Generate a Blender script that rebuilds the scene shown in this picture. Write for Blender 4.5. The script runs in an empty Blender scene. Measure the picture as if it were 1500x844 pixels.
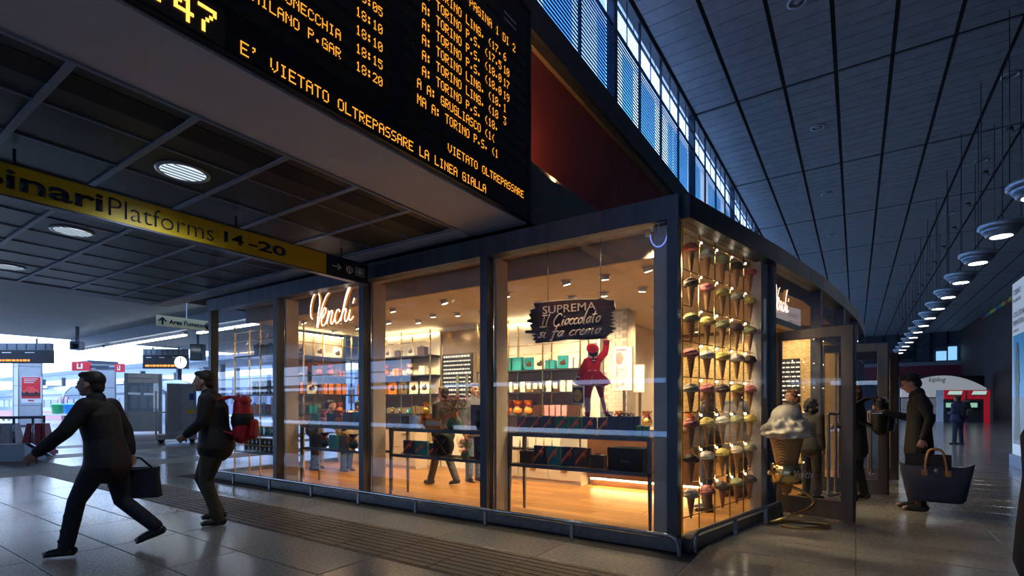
import bpy, bmesh, math, random
import numpy as np
from mathutils import Vector, Matrix
R = random.Random(7)
C = bpy.context.scene.collection
PI = math.pi
# ---------------------------------------------------------------- camera
YAW = math.radians(33.9); F = 749.0; HZ = 592.0; CH = 1.4
cs, sn = math.cos(YAW), math.sin(YAW)
cam = bpy.data.objects.new('camera', bpy.data.cameras.new('camera')); C.objects.link(cam)
cam.location = (0, 0, CH); cam.rotation_euler = (PI/2, 0, YAW)
cam.data.sensor_width = 36; cam.data.lens = 36*F/1500; cam.data.shift_y = (HZ-422)/1500
cam.data.clip_end = 400
bpy.context.scene.camera = cam
# ---------------------------------------------------------------- world
w = bpy.data.worlds.new('sky'); bpy.context.scene.world = w; w.use_nodes = True
nt = w.node_tree; bg = nt.nodes['Background']
tc = nt.nodes.new('ShaderNodeTexCoord'); nz = nt.nodes.new('ShaderNodeTexNoise'); nz.inputs['Scale'].default_value = 2.2
nz.inputs['Detail'].default_value = 5
rp = nt.nodes.new('ShaderNodeValToRGB')
rp.color_ramp.elements[0].position = .35; rp.color_ramp.elements[0].color = (.20, .42, .92, 1)
rp.color_ramp.elements[1].position = .65; rp.color_ramp.elements[1].color = (.60, .76, 1, 1)
nt.links.new(tc.outputs['Generated'], nz.inputs['Vector']); nt.links.new(nz.outputs['Fac'], rp.inputs['Fac'])
nt.links.new(rp.outputs['Color'], bg.inputs['Color']); bg.inputs['Strength'].default_value = 3.0
# ---------------------------------------------------------------- exposure
vs = bpy.context.scene.view_settings
vs.view_transform = 'Standard'; vs.look = 'None'; vs.gamma = 1; vs.use_curve_mapping = False; vs.exposure = 0.55
cy = bpy.context.scene.cycles
cy.max_bounces = 7; cy.diffuse_bounces = 4; cy.glossy_bounces = 3; cy.transparent_max_bounces = 14; cy.transmission_bounces = 4
cy.sample_clamp_indirect = 4; cy.caustics_reflective = False; cy.caustics_refractive = False
# ---------------------------------------------------------------- pixel -> known plane
def ray(u, v):
    a = (u-750)/F
    return Vector((-sn+cs*a, cs+sn*a, (HZ-v)/F))
O = Vector((0, 0, CH))
def GZ(u, v, z=0.0): d = ray(u, v); return O + d*((z-CH)/d.z)
def PX(u, v, x): d = ray(u, v); return O + d*(x/d.x)
def PY(u, v, y): d = ray(u, v); return O + d*(y/d.y)
# ---------------------------------------------------------------- materials
MATS = {}
def mat(name, col, rough=.5, metal=0, ns=0, na=.15, bump=0, emit=None, es=0, spec=.5, detail=3, stretch=None, nr=0, col2=None):
    if name in MATS: return MATS[name]
    m = bpy.data.materials.new(name); m.use_nodes = True; n = m.node_tree; b = n.nodes['Principled BSDF']
    b.inputs['Base Color'].default_value = (*col, 1); b.inputs['Roughness'].default_value = rough
    b.inputs['Metallic'].default_value = metal; b.inputs['Specular IOR Level'].default_value = spec
    if emit: b.inputs['Emission Color'].default_value = (*emit, 1); b.inputs['Emission Strength'].default_value = es
    if ns:
        t = n.nodes.new('ShaderNodeTexCoord'); mp = n.nodes.new('ShaderNodeMapping'); x = n.nodes.new('ShaderNodeTexNoise')
        geo = n.nodes.new('ShaderNodeNewGeometry')
        n.links.new(geo.outputs['Position'] if stretch != 'obj' else t.outputs['Object'], mp.inputs['Vector'])
        if stretch and stretch != 'obj': mp.inputs['Scale'].default_value = stretch
        x.inputs['Scale'].default_value = ns; x.inputs['Detail'].default_value = detail
        n.links.new(mp.outputs['Vector'], x.inputs['Vector'])
        r = n.nodes.new('ShaderNodeValToRGB'); r.color_ramp.elements[0].position = .3; r.color_ramp.elements[1].position = .7
        c2 = col2 or tuple(min(1, c*(1+na)) for c in col)
        r.color_ramp.elements[0].color = (*[c*(1-na) for c in col], 1) if not col2 else (*col, 1)
        r.color_ramp.elements[1].color = (*c2, 1)
        n.links.new(x.outputs['Fac'], r.inputs['Fac']); n.links.new(r.outputs['Color'], b.inputs['Base Color'])
        if nr:
            mr = n.nodes.new('ShaderNodeMapRange'); mr.inputs['To Min'].default_value = max(.02, rough-nr); mr.inputs['To Max'].default_value = rough+nr
            n.links.new(x.outputs['Fac'], mr.inputs['Value']); n.links.new(mr.outputs['Result'], b.inputs['Roughness'])
        if bump:
            bp = n.nodes.new('ShaderNodeBump'); bp.inputs['Strength'].default_value = bump; bp.inputs['Distance'].default_value = .01
            n.links.new(x.outputs['Fac'], bp.inputs['Height']); n.links.new(bp.outputs['Normal'], b.inputs['Normal'])
    MATS[name] = m; return m
def emis(name, col, s):
    if name in MATS: return MATS[name]
    m = bpy.data.materials.new(name); m.use_nodes = True; n = m.node_tree; n.nodes.clear()
    e = n.nodes.new('ShaderNodeEmission'); o = n.nodes.new('ShaderNodeOutputMaterial')
    e.inputs[0].default_value = (*col, 1); e.inputs[1].default_value = s
    n.links.new(e.outputs[0], o.inputs[0]); MATS[name] = m; return m
def glassm(name, tint=(.96, .98, 1), ior=1.5, rough=.0, gl=1.0):
    if name in MATS: return MATS[name]
    m = bpy.data.materials.new(name); m.use_nodes = True; n = m.node_tree; n.nodes.clear()
    o = n.nodes.new('ShaderNodeOutputMaterial'); mx = n.nodes.new('ShaderNodeMixShader')
    tr = n.nodes.new('ShaderNodeBsdfTransparent'); g = n.nodes.new('ShaderNodeBsdfGlossy')
    geo = n.nodes.new('ShaderNodeNewGeometry'); dp = n.nodes.new('ShaderNodeVectorMath'); dp.operation = 'DOT_PRODUCT'
    n.links.new(geo.outputs['Normal'], dp.inputs[0]); n.links.new(geo.outputs['Incoming'], dp.inputs[1])
    def mth(op, a, b=None):
        q = n.nodes.new('ShaderNodeMath'); q.operation = op
        for i, x in enumerate((a, b)):
            if x is None: continue
            if isinstance(x, (int, float)): q.inputs[i].default_value = x
            else: n.links.new(x, q.inputs[i])
        return q.outputs[0]
    f0 = ((ior-1)/(ior+1))**2
    c = mth('ABSOLUTE', dp.outputs['Value']); p = mth('POWER', mth('SUBTRACT', 1.0, c), 5.0)
    fr = mth('ADD', mth('MULTIPLY', p, 1-f0), f0)
    tr.inputs[0].default_value = (*tint, 1); g.inputs['Roughness'].default_value = rough
    g.inputs[0].default_value = (gl, gl, gl, 1)
    n.links.new(fr, mx.inputs[0]); n.links.new(tr.outputs[0], mx.inputs[1]); n.links.new(g.outputs[0], mx.inputs[2]); n.links.new(mx.outputs[0], o.inputs[0])
    MATS[name] = m; return m
steel = mat('brushed_steel', (.085, .10, .13), .42, .7, 9, .18, stretch=(1, 1, .15))
steel_l = mat('light_steel', (.42, .44, .47), .3, .9, 20, .1)
bronze = mat('bronze_steel', (.21, .17, .135), .4, .75, 8, .15, stretch=(1, 1, .1))
brass = mat('brass', (.75, .52, .20), .22, 1, 15, .1)
beige = mat('beige_panel', (.62, .53, .42), .6, 0, 6, .06)
cream = mat('cream_paint', (.80, .72, .60), .65, 0, 5, .04)
black = mat('black_plastic', (.012, .013, .018), .35, 0, 20, .3)
black_m = mat('black_matte', (.01, .011, .014), .8, 0, 20, .3)
white_p = mat('white_paint', (.62, .64, .68), .55, 0, 4, .05)
def gran(nm, a, c): return mat(nm, (a,a,a*1.01), .17, 0, 26, .5, .02, detail=9, nr=.07, col2=(c,c*.985,c*.96), stretch=(1, 2.4, 1))
granite = gran('granite_slab', .155, .31); granite2 = gran('granite_slab_dark', .14, .285); granite3 = gran('granite_slab_pale', .17, .335)
grout = mat('grout', (.035, .035, .038), .9, 0, 30, .2)
band = mat('tactile_band', (.085, .07, .062), .45, 0, 18, .25)
kerb = mat('kerb_steel', (.16, .18, .21), .4, .5, 14, .2)
glass = glassm('shop_glass', (.97, .98, 1), 1.5)
glass2 = glassm('case_glass', (.9, .96, .95), 1.35)
LS = math.log
# ---------------------------------------------------------------- mesh builder
class MB:
    def __init__(s): s.v = []; s.f = []; s.m = []; s.mi = 0; s.sm = []
    def add(s, vs, fs, smooth=False):
        k = len(s.v); s.v += [tuple(p) for p in vs]; s.f += [tuple(i+k for i in f) for f in fs]; s.m += [s.mi]*len(fs); s.sm += [smooth]*len(fs); return s
    def box(s, x0, x1, y0, y1, z0, z1):
        x0, x1 = min(x0, x1), max(x0, x1); y0, y1 = min(y0, y1), max(y0, y1); z0, z1 = min(z0, z1), max(z0, z1)
        return s.add([(x0,y0,z0),(x1,y0,z0),(x1,y1,z0),(x0,y1,z0),(x0,y0,z1),(x1,y0,z1),(x1,y1,z1),(x0,y1,z1)],
            [(0,3,2,1),(4,5,6,7),(0,1,5,4),(1,2,6,5),(2,3,7,6),(3,0,4,7)])
    def hexa(s, b, t): return s.add(list(b)+list(t), [(3,2,1,0),(4,5,6,7),(0,1,5,4),(1,2,6,5),(2,3,7,6),(3,0,4,7)])
    def bar(s, p0, p1, w, d, up=(0,0,1)):      # box beam from p0 to p1, w across, d along up
        p0 = Vector(p0); p1 = Vector(p1); a = (p1-p0).normalized(); up = Vector(up)
        if abs(a.dot(up)) > .95: up = Vector((0, 1, 0))
        r = a.cross(up).normalized(); u = r.cross(a).normalized()
        q = lambda p: [p-r*w/2-u*d/2, p+r*w/2-u*d/2, p+r*w/2+u*d/2, p-r*w/2+u*d/2]
        return s.hexa(q(p0), q(p1))
    def tube(s, pts, r, n=8, closed=False, rr=None):
        pts = [Vector(p) for p in pts]; N = len(pts); vs = []; fs = []
        t0 = (pts[1]-pts[0]).normalized(); up = Vector((0,0,1)) if abs(t0.z) < .9 else Vector((1,0,0))
        for i, p in enumerate(pts):
            if closed: t = (pts[(i+1)%N]-pts[i-1]).normalized()
            else: t = (pts[min(i+1,N-1)]-pts[max(i-1,0)]).normalized()
            a = t.cross(up)
            if a.length < 1e-4: a = t.cross(Vector((0,1,0)))
            a.normalize(); b = a.cross(t).normalized(); up = b
            ri = rr[i] if rr else r
            for k in range(n):
                g = 2*PI*k/n; vs.append(p+a*math.cos(g)*ri+b*math.sin(g)*ri)
        for i in range(N if closed else N-1):
            j = (i+1) % N
            for k in range(n): fs.append((i*n+k, i*n+(k+1)%n, j*n+(k+1)%n, j*n+k))
        if not closed: fs += [tuple(range(n))[::-1], tuple((N-1)*n+k for k in range(n))]
        return s.add(vs, fs, True)
    def lathe(s, prof, c=(0,0,0), n=20, ax='z'):
        vs = []; fs = []; c = Vector(c)
        for r, z in prof:
            for k in range(n):
                g = 2*PI*k/n
                q = Vector((r*math.cos(g), r*math.sin(g), z))
                if ax == 'x': q = Vector((q.z, q.x, q.y))
                if ax == 'y': q = Vector((q.y, q.z, q.x))
                vs.append(c+q)
        for i in range(len(prof)-1):
            for k in range(n): fs.append((i*n+k, i*n+(k+1)%n, (i+1)*n+(k+1)%n, (i+1)*n+k))
        fs += [tuple(range(n))[::-1], tuple((len(prof)-1)*n+k for k in range(n))]
        return s.add(vs, fs, True)
    def cyl(s, c, r, h, n=16, ax='z'): return s.lathe([(r,0),(r,h)], c, n, ax)
    def ell(s, c, rx, ry, rz, n=14, m=9, rot=None):
        c = Vector(c); vs = []; fs = []
        for i in range(m+1):
            t = PI*i/m
            for k in range(n):
                g = 2*PI*k/n; q = Vector((rx*math.sin(t)*math.cos(g), ry*math.sin(t)*math.sin(g), rz*math.cos(t)))
                if rot is not None: q = rot @ q
                vs.append(c+q)
        for i in range(m):
            for k in range(n): fs.append(((i+1)*n+k, (i+1)*n+(k+1)%n, i*n+(k+1)%n, i*n+k))
        return s.add(vs, fs, True)
    def prism(s, poly, off):       # poly: 3d points, extruded along off
        n = len(poly); off = Vector(off); a = [Vector(p) for p in poly]
        return s.add(a+[p+off for p in a], [tuple(range(n))[::-1], tuple(range(n, 2*n))]+[(i, (i+1)%n, n+(i+1)%n, n+i) for i in range(n)])
    def mesh(s, name):
        me = bpy.data.meshes.new(name); me.from_pydata(s.v, [], s.f)
        me.polygons.foreach_set('material_index', s.m); me.polygons.foreach_set('use_smooth', s.sm); me.update(); return me
    def build(s, name, mats, parent=None, **kw):
        me = s.mesh(name)
        for m in (mats if isinstance(mats, (list, tuple)) else [mats]): me.materials.append(m)
        return link(name, me, parent, **kw)
def fixn(me):
    bm = bmesh.new(); bm.from_mesh(me); bmesh.ops.recalc_face_normals(bm, faces=bm.faces); bm.to_mesh(me); bm.free()
def link(name, me, parent=None, loc=None, rz=None, mo=None, **kw):
    o = bpy.data.objects.new(name, me); C.objects.link(o)
    if parent is not None: o.parent = parent
    if loc is not None: o.location = loc
    if rz is not None: o.rotation_euler = (0, 0, rz)
    if mo is not None:
        o.material_slots[0].link = 'OBJECT'; o.material_slots[0].material = mo
    for k, v in kw.items(): o[k] = v
    return o
def thing(name, label, cat, loc=(0,0,0), rz=0, group=None):
    o = bpy.data.objects.new(name, None); C.objects.link(o); o.location = loc; o.rotation_euler = (0,0,rz); o.empty_display_size = .1
    o['label'] = label; o['category'] = cat
    if group: o['group'] = group
    return o
def tag(o, label, cat, group=None):
    o['label'] = label; o['category'] = cat
    if group: o['group'] = group
    return o
def st(name, mb, m, parent=None, **kw):
    o = mb.build(name, m, parent, **kw)
    if parent is None: o['kind'] = 'structure'
    return o
def sroot(name, loc=(0,0,0)):
    o = bpy.data.objects.new(name, None); C.objects.link(o); o.location = loc; o['kind'] = 'structure'; o.empty_display_size = .1; return o
def dup(root, loc, rz=0, label=None, group=None, scale=None, mats=None):
    r = root.copy(); C.objects.link(r); r.location = loc; r.rotation_euler = (0,0,rz)
    if label: r['label'] = label
    if group: r['group'] = group
    if scale: r.scale = scale if isinstance(scale, tuple) else (scale,)*3
    for ch in list(root.children):
        c = ch.copy(); C.objects.link(c); c.parent = r
        if mats and ch.name.split('.')[0] in mats:
            c.material_slots[0].link = 'OBJECT'; c.material_slots[0].material = mats[ch.name.split('.')[0]]
        for g in ch.children:
            d = g.copy(); C.objects.link(d); d.parent = c
    return r
ORD = ['first','second','third','fourth','fifth','sixth','seventh','eighth','ninth','tenth','eleventh','twelfth','thirteenth','fourteenth','fifteenth','sixteenth','seventeenth','eighteenth','nineteenth','twentieth']
def catmull(pts, n=6, closed=False):
    pts = [Vector(p) for p in pts]; out = []; N = len(pts)
    for i in range(N if closed else N-1):
        if closed: p0, p1, p2, p3 = pts[i-1], pts[i], pts[(i+1)%N], pts[(i+2)%N]
        else: p0, p1, p2, p3 = pts[max(i-1,0)], pts[i], pts[i+1], pts[min(i+2,N-1)]
        for k in range(n):
            t = k/n
            out.append(.5*((2*p1)+(p2-p0)*t+(2*p0-5*p1+4*p2-p3)*t*t+(3*p1-p0-3*p2+p3)*t**3))
    if not closed: out.append(pts[-1])
    return out
# text mesh, fitted into a width x height box at origin o, along right vector rv and up vector uv
def text(body, o, rv, uv, width, height, m, parent, depth=.004, bold=0, shear=0, name='lettering', sx=None, label=None):
    cu = bpy.data.curves.new('t', 'FONT'); cu.body = body; cu.size = 1; cu.offset = bold; cu.shear = shear; cu.resolution_u = 3; cu.align_x = 'LEFT'
    to = bpy.data.objects.new('t', cu); C.objects.link(to)
    dg = bpy.context.evaluated_depsgraph_get(); me = bpy.data.meshes.new_from_object(to.evaluated_get(dg))
    bpy.data.objects.remove(to); bpy.data.curves.remove(cu)
    xs = [v.co.x for v in me.vertices]; ys = [v.co.y for v in me.vertices]
    x0, x1, y0, y1 = min(xs), max(xs), min(ys), max(ys)
    kx = width/(x1-x0); ky = height/(y1-y0) if height else kx
    rv = Vector(rv).normalized(); uv = Vector(uv).normalized(); nv = rv.cross(uv); o = Vector(o)
    for v in me.vertices:
        v.co = o + rv*(v.co.x-x0)*kx + uv*(v.co.y-y0)*ky
    bm = bmesh.new(); bm.from_mesh(me)
    if depth:
        g = bmesh.ops.extrude_face_region(bm, geom=bm.faces[:])
        bmesh.ops.translate(bm, vec=nv*depth, verts=[e for e in g['geom'] if isinstance(e, bmesh.types.BMVert)])
        bmesh.ops.recalc_face_normals(bm, faces=bm.faces)
    bm.to_mesh(me); bm.free(); me.materials.clear(); me.materials.append(m)
    ob = link(name, me, parent)
    if label: ob['label'] = label
    return ob
# 5x7 dot-matrix letters
DM = {'A':'0E11111F111111','B':'1E11111E11111E','C':'0E11101010110E','D':'1E11111111111E','E':'1F10101E10101F','F':'1F10101E101010','G':'0E11101711110F',
'H':'1111111F111111','I':'0E04040404040E','L':'1010101010101F','M':'111B1515111111','N':'11191513111111','O':'0E11111111110E','P':'1E11111E101010','R':'1E11111E141211',
'S':'0F10100E01011E','T':'1F040404040404','U':'1111111111110E','V':'11111111110A04','0':'0E11131519110E','1':'040C040404040E','2':'0E11010204081F','3':'1F02040201110E',
'4':'02060A121F0202','5':'1F101E0101110E','6':'0608101E11110E','7':'1F010204080808','8':'0E11110E11110E','9':'0E11110F01020C',':':'000C0C000C0C00','.':'000000000C0C00',
'(':'02040808080402',')':'08040202020408',"'":'0C040800000000',' ':'00000000000000'}
def dots(s, y0, z0, x, pitch, h, m, parent, k=.72):      # text along +Y on the plane x, read from +x side
    mb = MB(); dz = h/7; dy = pitch/6
    for i, ch in enumerate(s):
        g = DM.get(ch, DM[' '])
        for r in range(7):
            row = int(g[2*r:2*r+2], 16)
            for c in range(5):
                if row >> (4-c) & 1:
                    y = y0+i*pitch+c*dy; z = z0+h-(r+1)*dz
                    mb.add([(x,y,z),(x,y+dy*k,z),(x,y+dy*k,z+dz*k),(x,y,z+dz*k)], [(0,1,2,3)])
    return mb.build('dot_text', m, parent, kind='stuff')
# ---- lights
def lamp(kind, name, loc, e, col, size=.1, rot=None, spot=None, sy=None, parent=None):
    l = bpy.data.lights.new(name, kind); l.energy = e; l.color = col
    if kind == 'AREA':
        l.size = size
        if sy: l.shape = 'RECTANGLE'; l.size_y = sy
    else: l.shadow_soft_size = size
    if kind == 'SPOT': l.spot_size = spot or 2.0; l.spot_blend = .6
    o = bpy.data.objects.new(name, l); C.objects.link(o); o.location = loc
    if rot is not None: o.rotation_euler = rot
    return o
WARM = (1, .75, .41)
# ================================================================ STRUCTURE
FB = [(-1.39,4.97),(-.885,7.27),(-.506,9.33),(-.24,11.3),(-.04,13.2),(.12,16.2)]     # plan of the curved entrance front
def fbx(y):
    for (x0,y0),(x1,y1) in zip(FB, FB[1:]):
        if y0 <= y <= y1: return x0+(x1-x0)*(y-y0)/(y1-y0)
    return FB[0][0] if y < FB[0][1] else FB[-1][0]
def in_shop(x, y): return y > 4.9 and x > -10.3 and x < fbx(y) and y < 16.3
def vis(x, y, z=0, mg=.12):
    f = -sn*x+cs*y
    if f < .5: return 0
    a = (cs*x+sn*y)/f; b = (z-CH)/f
    return f if (abs(a) < 1.0+mg and b > -(844-HZ)/F-mg and b < HZ/F+mg) else 0
# ---- floor
fl = st('floor', MB().box(-60, 14, -12, 82, -.12, -.012), grout)
def tile_mesh(name, sx, sy, h=.012, ch=.006, ribs=0):
    b = MB(); x, y = sx/2-.003, sy/2-.003
    b.add([(-x,-y,-h),(x,-y,-h),(x,y,-h),(-x,y,-h),(-x,-y,-.002),(x,-y,-.002),(x,y,-.002),(-x,y,-.002),(-x+ch,-y+ch,0),(x-ch,-y+ch,0),(x-ch,y-ch,0),(-x+ch,y-ch,0)],
        [(0,1,5,4),(1,2,6,5),(2,3,7,6),(3,0,4,7),(4,5,9,8),(5,6,10,9),(6,7,11,10),(7,4,8,11),(8,9,10,11)])
    for i in range(ribs):
        yy = -y+(i+.5)*2*y/ribs; b.box(-x+.01, x-.01, yy-.02, yy+.02, -.001, .005)
    return b.mesh(name)
slab = tile_mesh('tile', 1.22, .61); slab.materials.append(granite)
rib = tile_mesh('tile', .61, .80, ribs=9); rib.materials.append(band)
cand = []
for i in range(-26, 10):
    rows = [3.2-.61*(k+.5) for k in range(10)]+[4.0+.61*(k+.5) for k in range(40)]
    for y in rows:
        x = (i+.5)*1.22
        if in_shop(x+.25, y) : continue
        d = vis(x, y, 0, .25)
        if d: cand.append((d, x, y, 0, i))
    if x < 0.1:
        for q in (-.305, .305):
            d = vis(x+q, 3.6, 0, .25)
            if d: cand.append((d, x+q, 3.6, 1, i))
cand.sort()
SM = [granite, granite, granite2, granite3]
darkband = mat('dark_brown_band', (.045,.038,.036), .4, 0, 20, .2)
def tmat(t): return (darkband if -8.4 < t[1] < -7.8 else band) if t[3] else (band if t[4] in (-12, -15, -18) else R.choice(SM))
for t in cand[:300]:
    link('tile', rib if t[3] else slab, fl, (t[1], t[2], 0), mo=tmat(t))
far = {}
for t in cand[300:]:
    m = tmat(t); b = far.setdefault(m.name, (m, MB()))[1]
    b.mi = 0; hx = .302 if t[3] else .607; hy = .397 if t[3] else .302
    b.box(t[1]-hx, t[1]+hx, t[2]-hy, t[2]+hy, -.012, 0)
for i, (m, b) in enumerate(far.values()): b.build('far_tiles', m, fl, kind='stuff')
b = MB()
b.box(-60, -31.8, -12, 30, -.012, -.001); b.box(-31.8, 12.2, 28.4, 80, -.012, -.001); b.box(-31.8,-10.4,16.3,28.4,-.012,-.002)
b.build('far_paving', granite, fl)
# ---- hall ceiling: six metre bays of narrow planks with recessed joints
ceil_m = mat('ceiling_plank', (.27, .33, .38), .55, .1, 3, .12)
ce = st('ceiling', MB().box(-4.3, 10.4, -14, 80, 10.05, 10.3), mat('ceiling_void', (.012,.014,.017), .8))
pl = MB().box(-.545, .545, -.2, .2, -.02, .03).mesh('plank'); pl.materials.append(ceil_m)
cm2 = mat('ceiling_plank_dark', (.25, .31, .36), .55, .1, 3, .12)
cand = []
for i in range(-2, 10):
    x = -1.6+1.18*(i+.5)
    for k in range(-3, 13):
        for j in range(14):
            y = 3.6+6*k+.1+.42*(j+.5)
            d = vis(x, y, 10, .1); cand.append((d if d else 999, x, y))
cand.sort()
for d, x, y in cand[:300]: link('plank', pl, ce, (x, y, 10.0), mo=R.choice([ceil_m, cm2]))
b = MB()
for d, x, y in cand[300:]: b.box(x-.545, x+.545, y-.203, y+.203, 9.98, 10.02)
b.build('far_planks', ceil_m, ce, kind='stuff')
# ---- left wall of the hall: red panels, khaki strip, dark beam
redm = mat('red_wall_panel', (.27, .055, .045), .55, 0, 5, .12)
wl = sroot('wall_left')
for k in range(-2, 13):
    y0 = 3.8+6*k
    MB().box(-4.12, -4.0, y0+.01, y0+5.99, 3.6, 6.66).build('panel', redm, wl)
MB().box(-4.4, -4.13, -14, 80, 3.5, 10.05 if False else 7.28).build('backing', black_m, wl)
st('trim_1', MB().box(-4.1, -3.93, -12, 79, 6.66, 6.80), mat('khaki_strip', (.20,.17,.10), .6, 0, 6, .15))
st('trim_2', MB().box(-4.2, -3.86, -12, 79, 6.80, 7.30), mat('dark_beam', (.05,.065,.085), .45, .4, 5, .15))
st('trim_3', MB().box(-4.2, -3.97, -12, 79, 9.9, 10.0), mat('dark_beam', (.05,.065,.085)))
# ---- clerestory bays with louvres
frame_m = mat('window_frame_blue', (.035,.055,.085), .4, .5, 9, .15)
slat_m = mat('louvre_slat', (.03,.045,.08), .4, .5, 9, .15)
mist = mat('opal_pane', (.35,.42,.52), .5, 0, 5, .1)
clear = glassm('clerestory_glass', (.93,.97,1), 1.45); bluepane = glassm('blue_pane', (.34,.66,.9), 1.45)
def opal(name, c):
    m = bpy.data.materials.new(name); m.use_nodes = True; n = m.node_tree; n.nodes.clear()
    o = n.nodes.new('ShaderNodeOutputMaterial'); t = n.nodes.new('ShaderNodeBsdfTranslucent'); p = n.nodes.new('ShaderNodeBsdfTransparent'); x = n.nodes.new('ShaderNodeMixShader')
    t.inputs[0].default_value = (*c,1); p.inputs[0].default_value = (*c,1); x.inputs[0].default_value = .5
    n.links.new(t.outputs[0], x.inputs[1]); n.links.new(p.outputs[0], x.inputs[2]); n.links.new(x.outputs[0], o.inputs[0]); return m
opalm = opal('opal_glass', (.80,.86,.95))
sl = MB()
sl.add([(-.02,-.72,-.006),(.006,-.72,-.010),(.006,-.72,.003),(-.02,-.72,.008),(-.02,.72,-.006),(.006,.72,-.010),(.006,.72,.003),(-.02,.72,.008)],
    [(3,2,1,0),(4,5,6,7),(0,1,5,4),(1,2,6,5),(2,3,7,6),(3,0,4,7)])
slm = sl.mesh('slat'); slm.materials.append(slat_m)
farsl = MB(); nsl = 0; wn = 0
for k in range(-2, 13):
    y0 = 3.6+6*k; wn += 1
    win = sroot('window_%d' % wn)
    MB().box(-4.12, -3.96, y0-.09, y0+.09, 7.3, 9.9).build('post', frame_m, win)
    b = MB()
    for zz in (8.95, 9.45): b.box(-4.03, -3.99, y0+.09, y0+5.91, zz-.02, zz+.02)
    for j in (1, 2, 3): b.box(-4.04, -3.99, y0+1.5*j-.025, y0+1.5*j+.025, 7.3, 9.9)
    for j in range(4): b.box(-4.03, -4.01, y0+1.5*j+.74, y0+1.5*j+.76, 8.95, 9.9)
    b.build('frame', frame_m, win)
    for j in range(4):
        ya, yb = y0+1.5*j+.03, y0+1.5*j+1.47
        if vis(-4, y0+1.5*j+.75, 8.5, .15) and k < 6:
            f = [.0, .55, .3, .7][(j+k) % 4]; ym = ya+(yb-ya)*f
            if f > 0: MB().box(-4.16, -4.15, ya, ym, 7.3, 8.93).build('pane', clear, win)
            MB().box(-4.16, -4.15, ym, yb, 7.3, 8.93).build('pane', bluepane, win)
            MB().box(-4.16, -4.15, ya, yb, 8.97, 9.43).build('pane', opalm, win)
            MB().box(-4.16, -4.15, ya, yb, 9.47, 9.9).build('pane', opalm, win)
        elif j == 0: MB().box(-4.16, -4.15, y0+.1, y0+5.9, 7.3, 9.9).build('pane', opalm, win)
        for q in range(22):
            z = 7.35+.0735*q
            if vis(-4, y0+1.5*j+.75, z, .06) and nsl < 286 and k >= 0:
                link('slat', slm, win, (-4.0, y0+1.5*j+.75, z)); nsl += 1
            else: farsl.box(-4.02, -3.996, ya, yb, z-.008, z+.006)
farsl.build('far_slats', slat_m, win, kind='stuff')
# ---- right wall and far wall
wr = st('wall_right', MB().box(10.2, 10.4, -14, 80, 0, 10.05), mat('brown_wall', (.045,.03,.028), .7, 0, 2, .15))
cols = [(.5,.5,.05),(.08,.35,.12),(.05,.12,.5),(.45,.05,.05)]
t4 = sroot('trim_4')
for i in range(40):
    y = 22+i*1.1; c = i % 4
    if (i*7) % 5 == 0: c = 0
    MB().box(10.12, 10.2, y, y+1.06, 9.55, 9.85).build('panel', mat('strip_colour_%d' % c, cols[c], .6, 0, 5, .1), t4)
wf = sroot('wall_back')
MB().box(-4.3, 10.3, 79.2, 79.6, 0, 10.05).build('masonry', mat('blue_brick', (.07,.085,.12), .8, 0, 3, .3), wf)
MB().box(-4.1, 10.2, 78.7, 79.2, 6.0, 6.45).build('ledge', mat('grey_ledge', (.30,.32,.38), .6, 0, 3, .1), wf)
MB().box(-4.1, 10.2, 78.5, 79.2, 4.2, 6.0).build('red_band', mat('red_band', (.22,.03,.05), .5, 0, 3, .1), wf)
for i in range(9):
    x = -3.4+i*1.55
    MB().box(x-.05, x+.05, 79.0, 79.2, 6.45, 9.98).build('mullion', frame_m, wf)
    if i < 8: MB().box(x+.05, x+1.5, 79.05, 79.15, 8.4, 8.5).build('transom', frame_m, wf)
for (xa, xb, za, zb) in ((4.6,5.8,6.9,8.0),(8.0,9.0,6.6,7.7),(9.1,9.9,6.6,8.2)):
    MB().box(xa, xb, 79.1, 79.18, za, zb).build('lit_window', emis('lit_window_blue', (.25,.55,.9), .8) if xa > 6 else black, wf)
# ---- beam with the departures board, low roof, low panelled ceiling
BX = -3.2
beam_m = mat('beam_plaster', (.68,.71,.78), .6, 0, 2.5, .05)
bm_ = MB().box(-3.96, BX, -6, 5.05, 3.5, 4.29)
st('beam', bm_, beam_m)
st('beam', MB().box(-3.98, BX, 5.05, 12, 3.56, 4.29), mat('beam_grey_green', (.16,.19,.20), .6, 0, 2.5, .05))
st('roof', MB().box(-12.4, -3.98, -6, 16.5, 3.66, 3.9), black_m)
ceil2 = st('ceiling', MB().box(-12.3, -3.96, -6, 5.0, 3.56, 3.65), mat('ceiling_backing', (.03,.035,.045), .8))
cx = [-3.98-.713*i for i in range(12)]; cyy = [4.70-.72*i for i in range(14)]
tb = mat('ceiling_bar', (.24,.30,.42), .45, .2, 9, .08)
for y in cyy: MB().box(cx[-1]-.02, cx[0], y-.022, y+.022, 3.487, 3.52).build('bar', tb, ceil2)
for x in cx: MB().box(x-.009, x+.009, cyy[-1], cyy[0], 3.492, 3.515).build('bar', tb, ceil2)
tcs = [mat('ceiling_tile_%d' % i, c, .42, .3, 12, .15) for i, c in enumerate([(.022,.022,.027),(.028,.028,.032),(.02,.027,.04),(.032,.03,.034),(.018,.023,.033)])]
tm = MB().box(-.345, .345, -.336, .336, -.012, .012).mesh('ceiling_tile'); tm.materials.append(tcs[0])
hole = {(1,3),(5,3),(9,3)}
LP = []
for i in range(11):
    for j in range(13):
        x = (cx[i]+cx[i+1])/2; y = (cyy[j]+cyy[j+1])/2
        link('ceiling_tile', tm, ceil2, (x, y, 3.515), mo=R.choice(tcs))
        if (i, j) in hole: LP.append((x, y))
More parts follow.
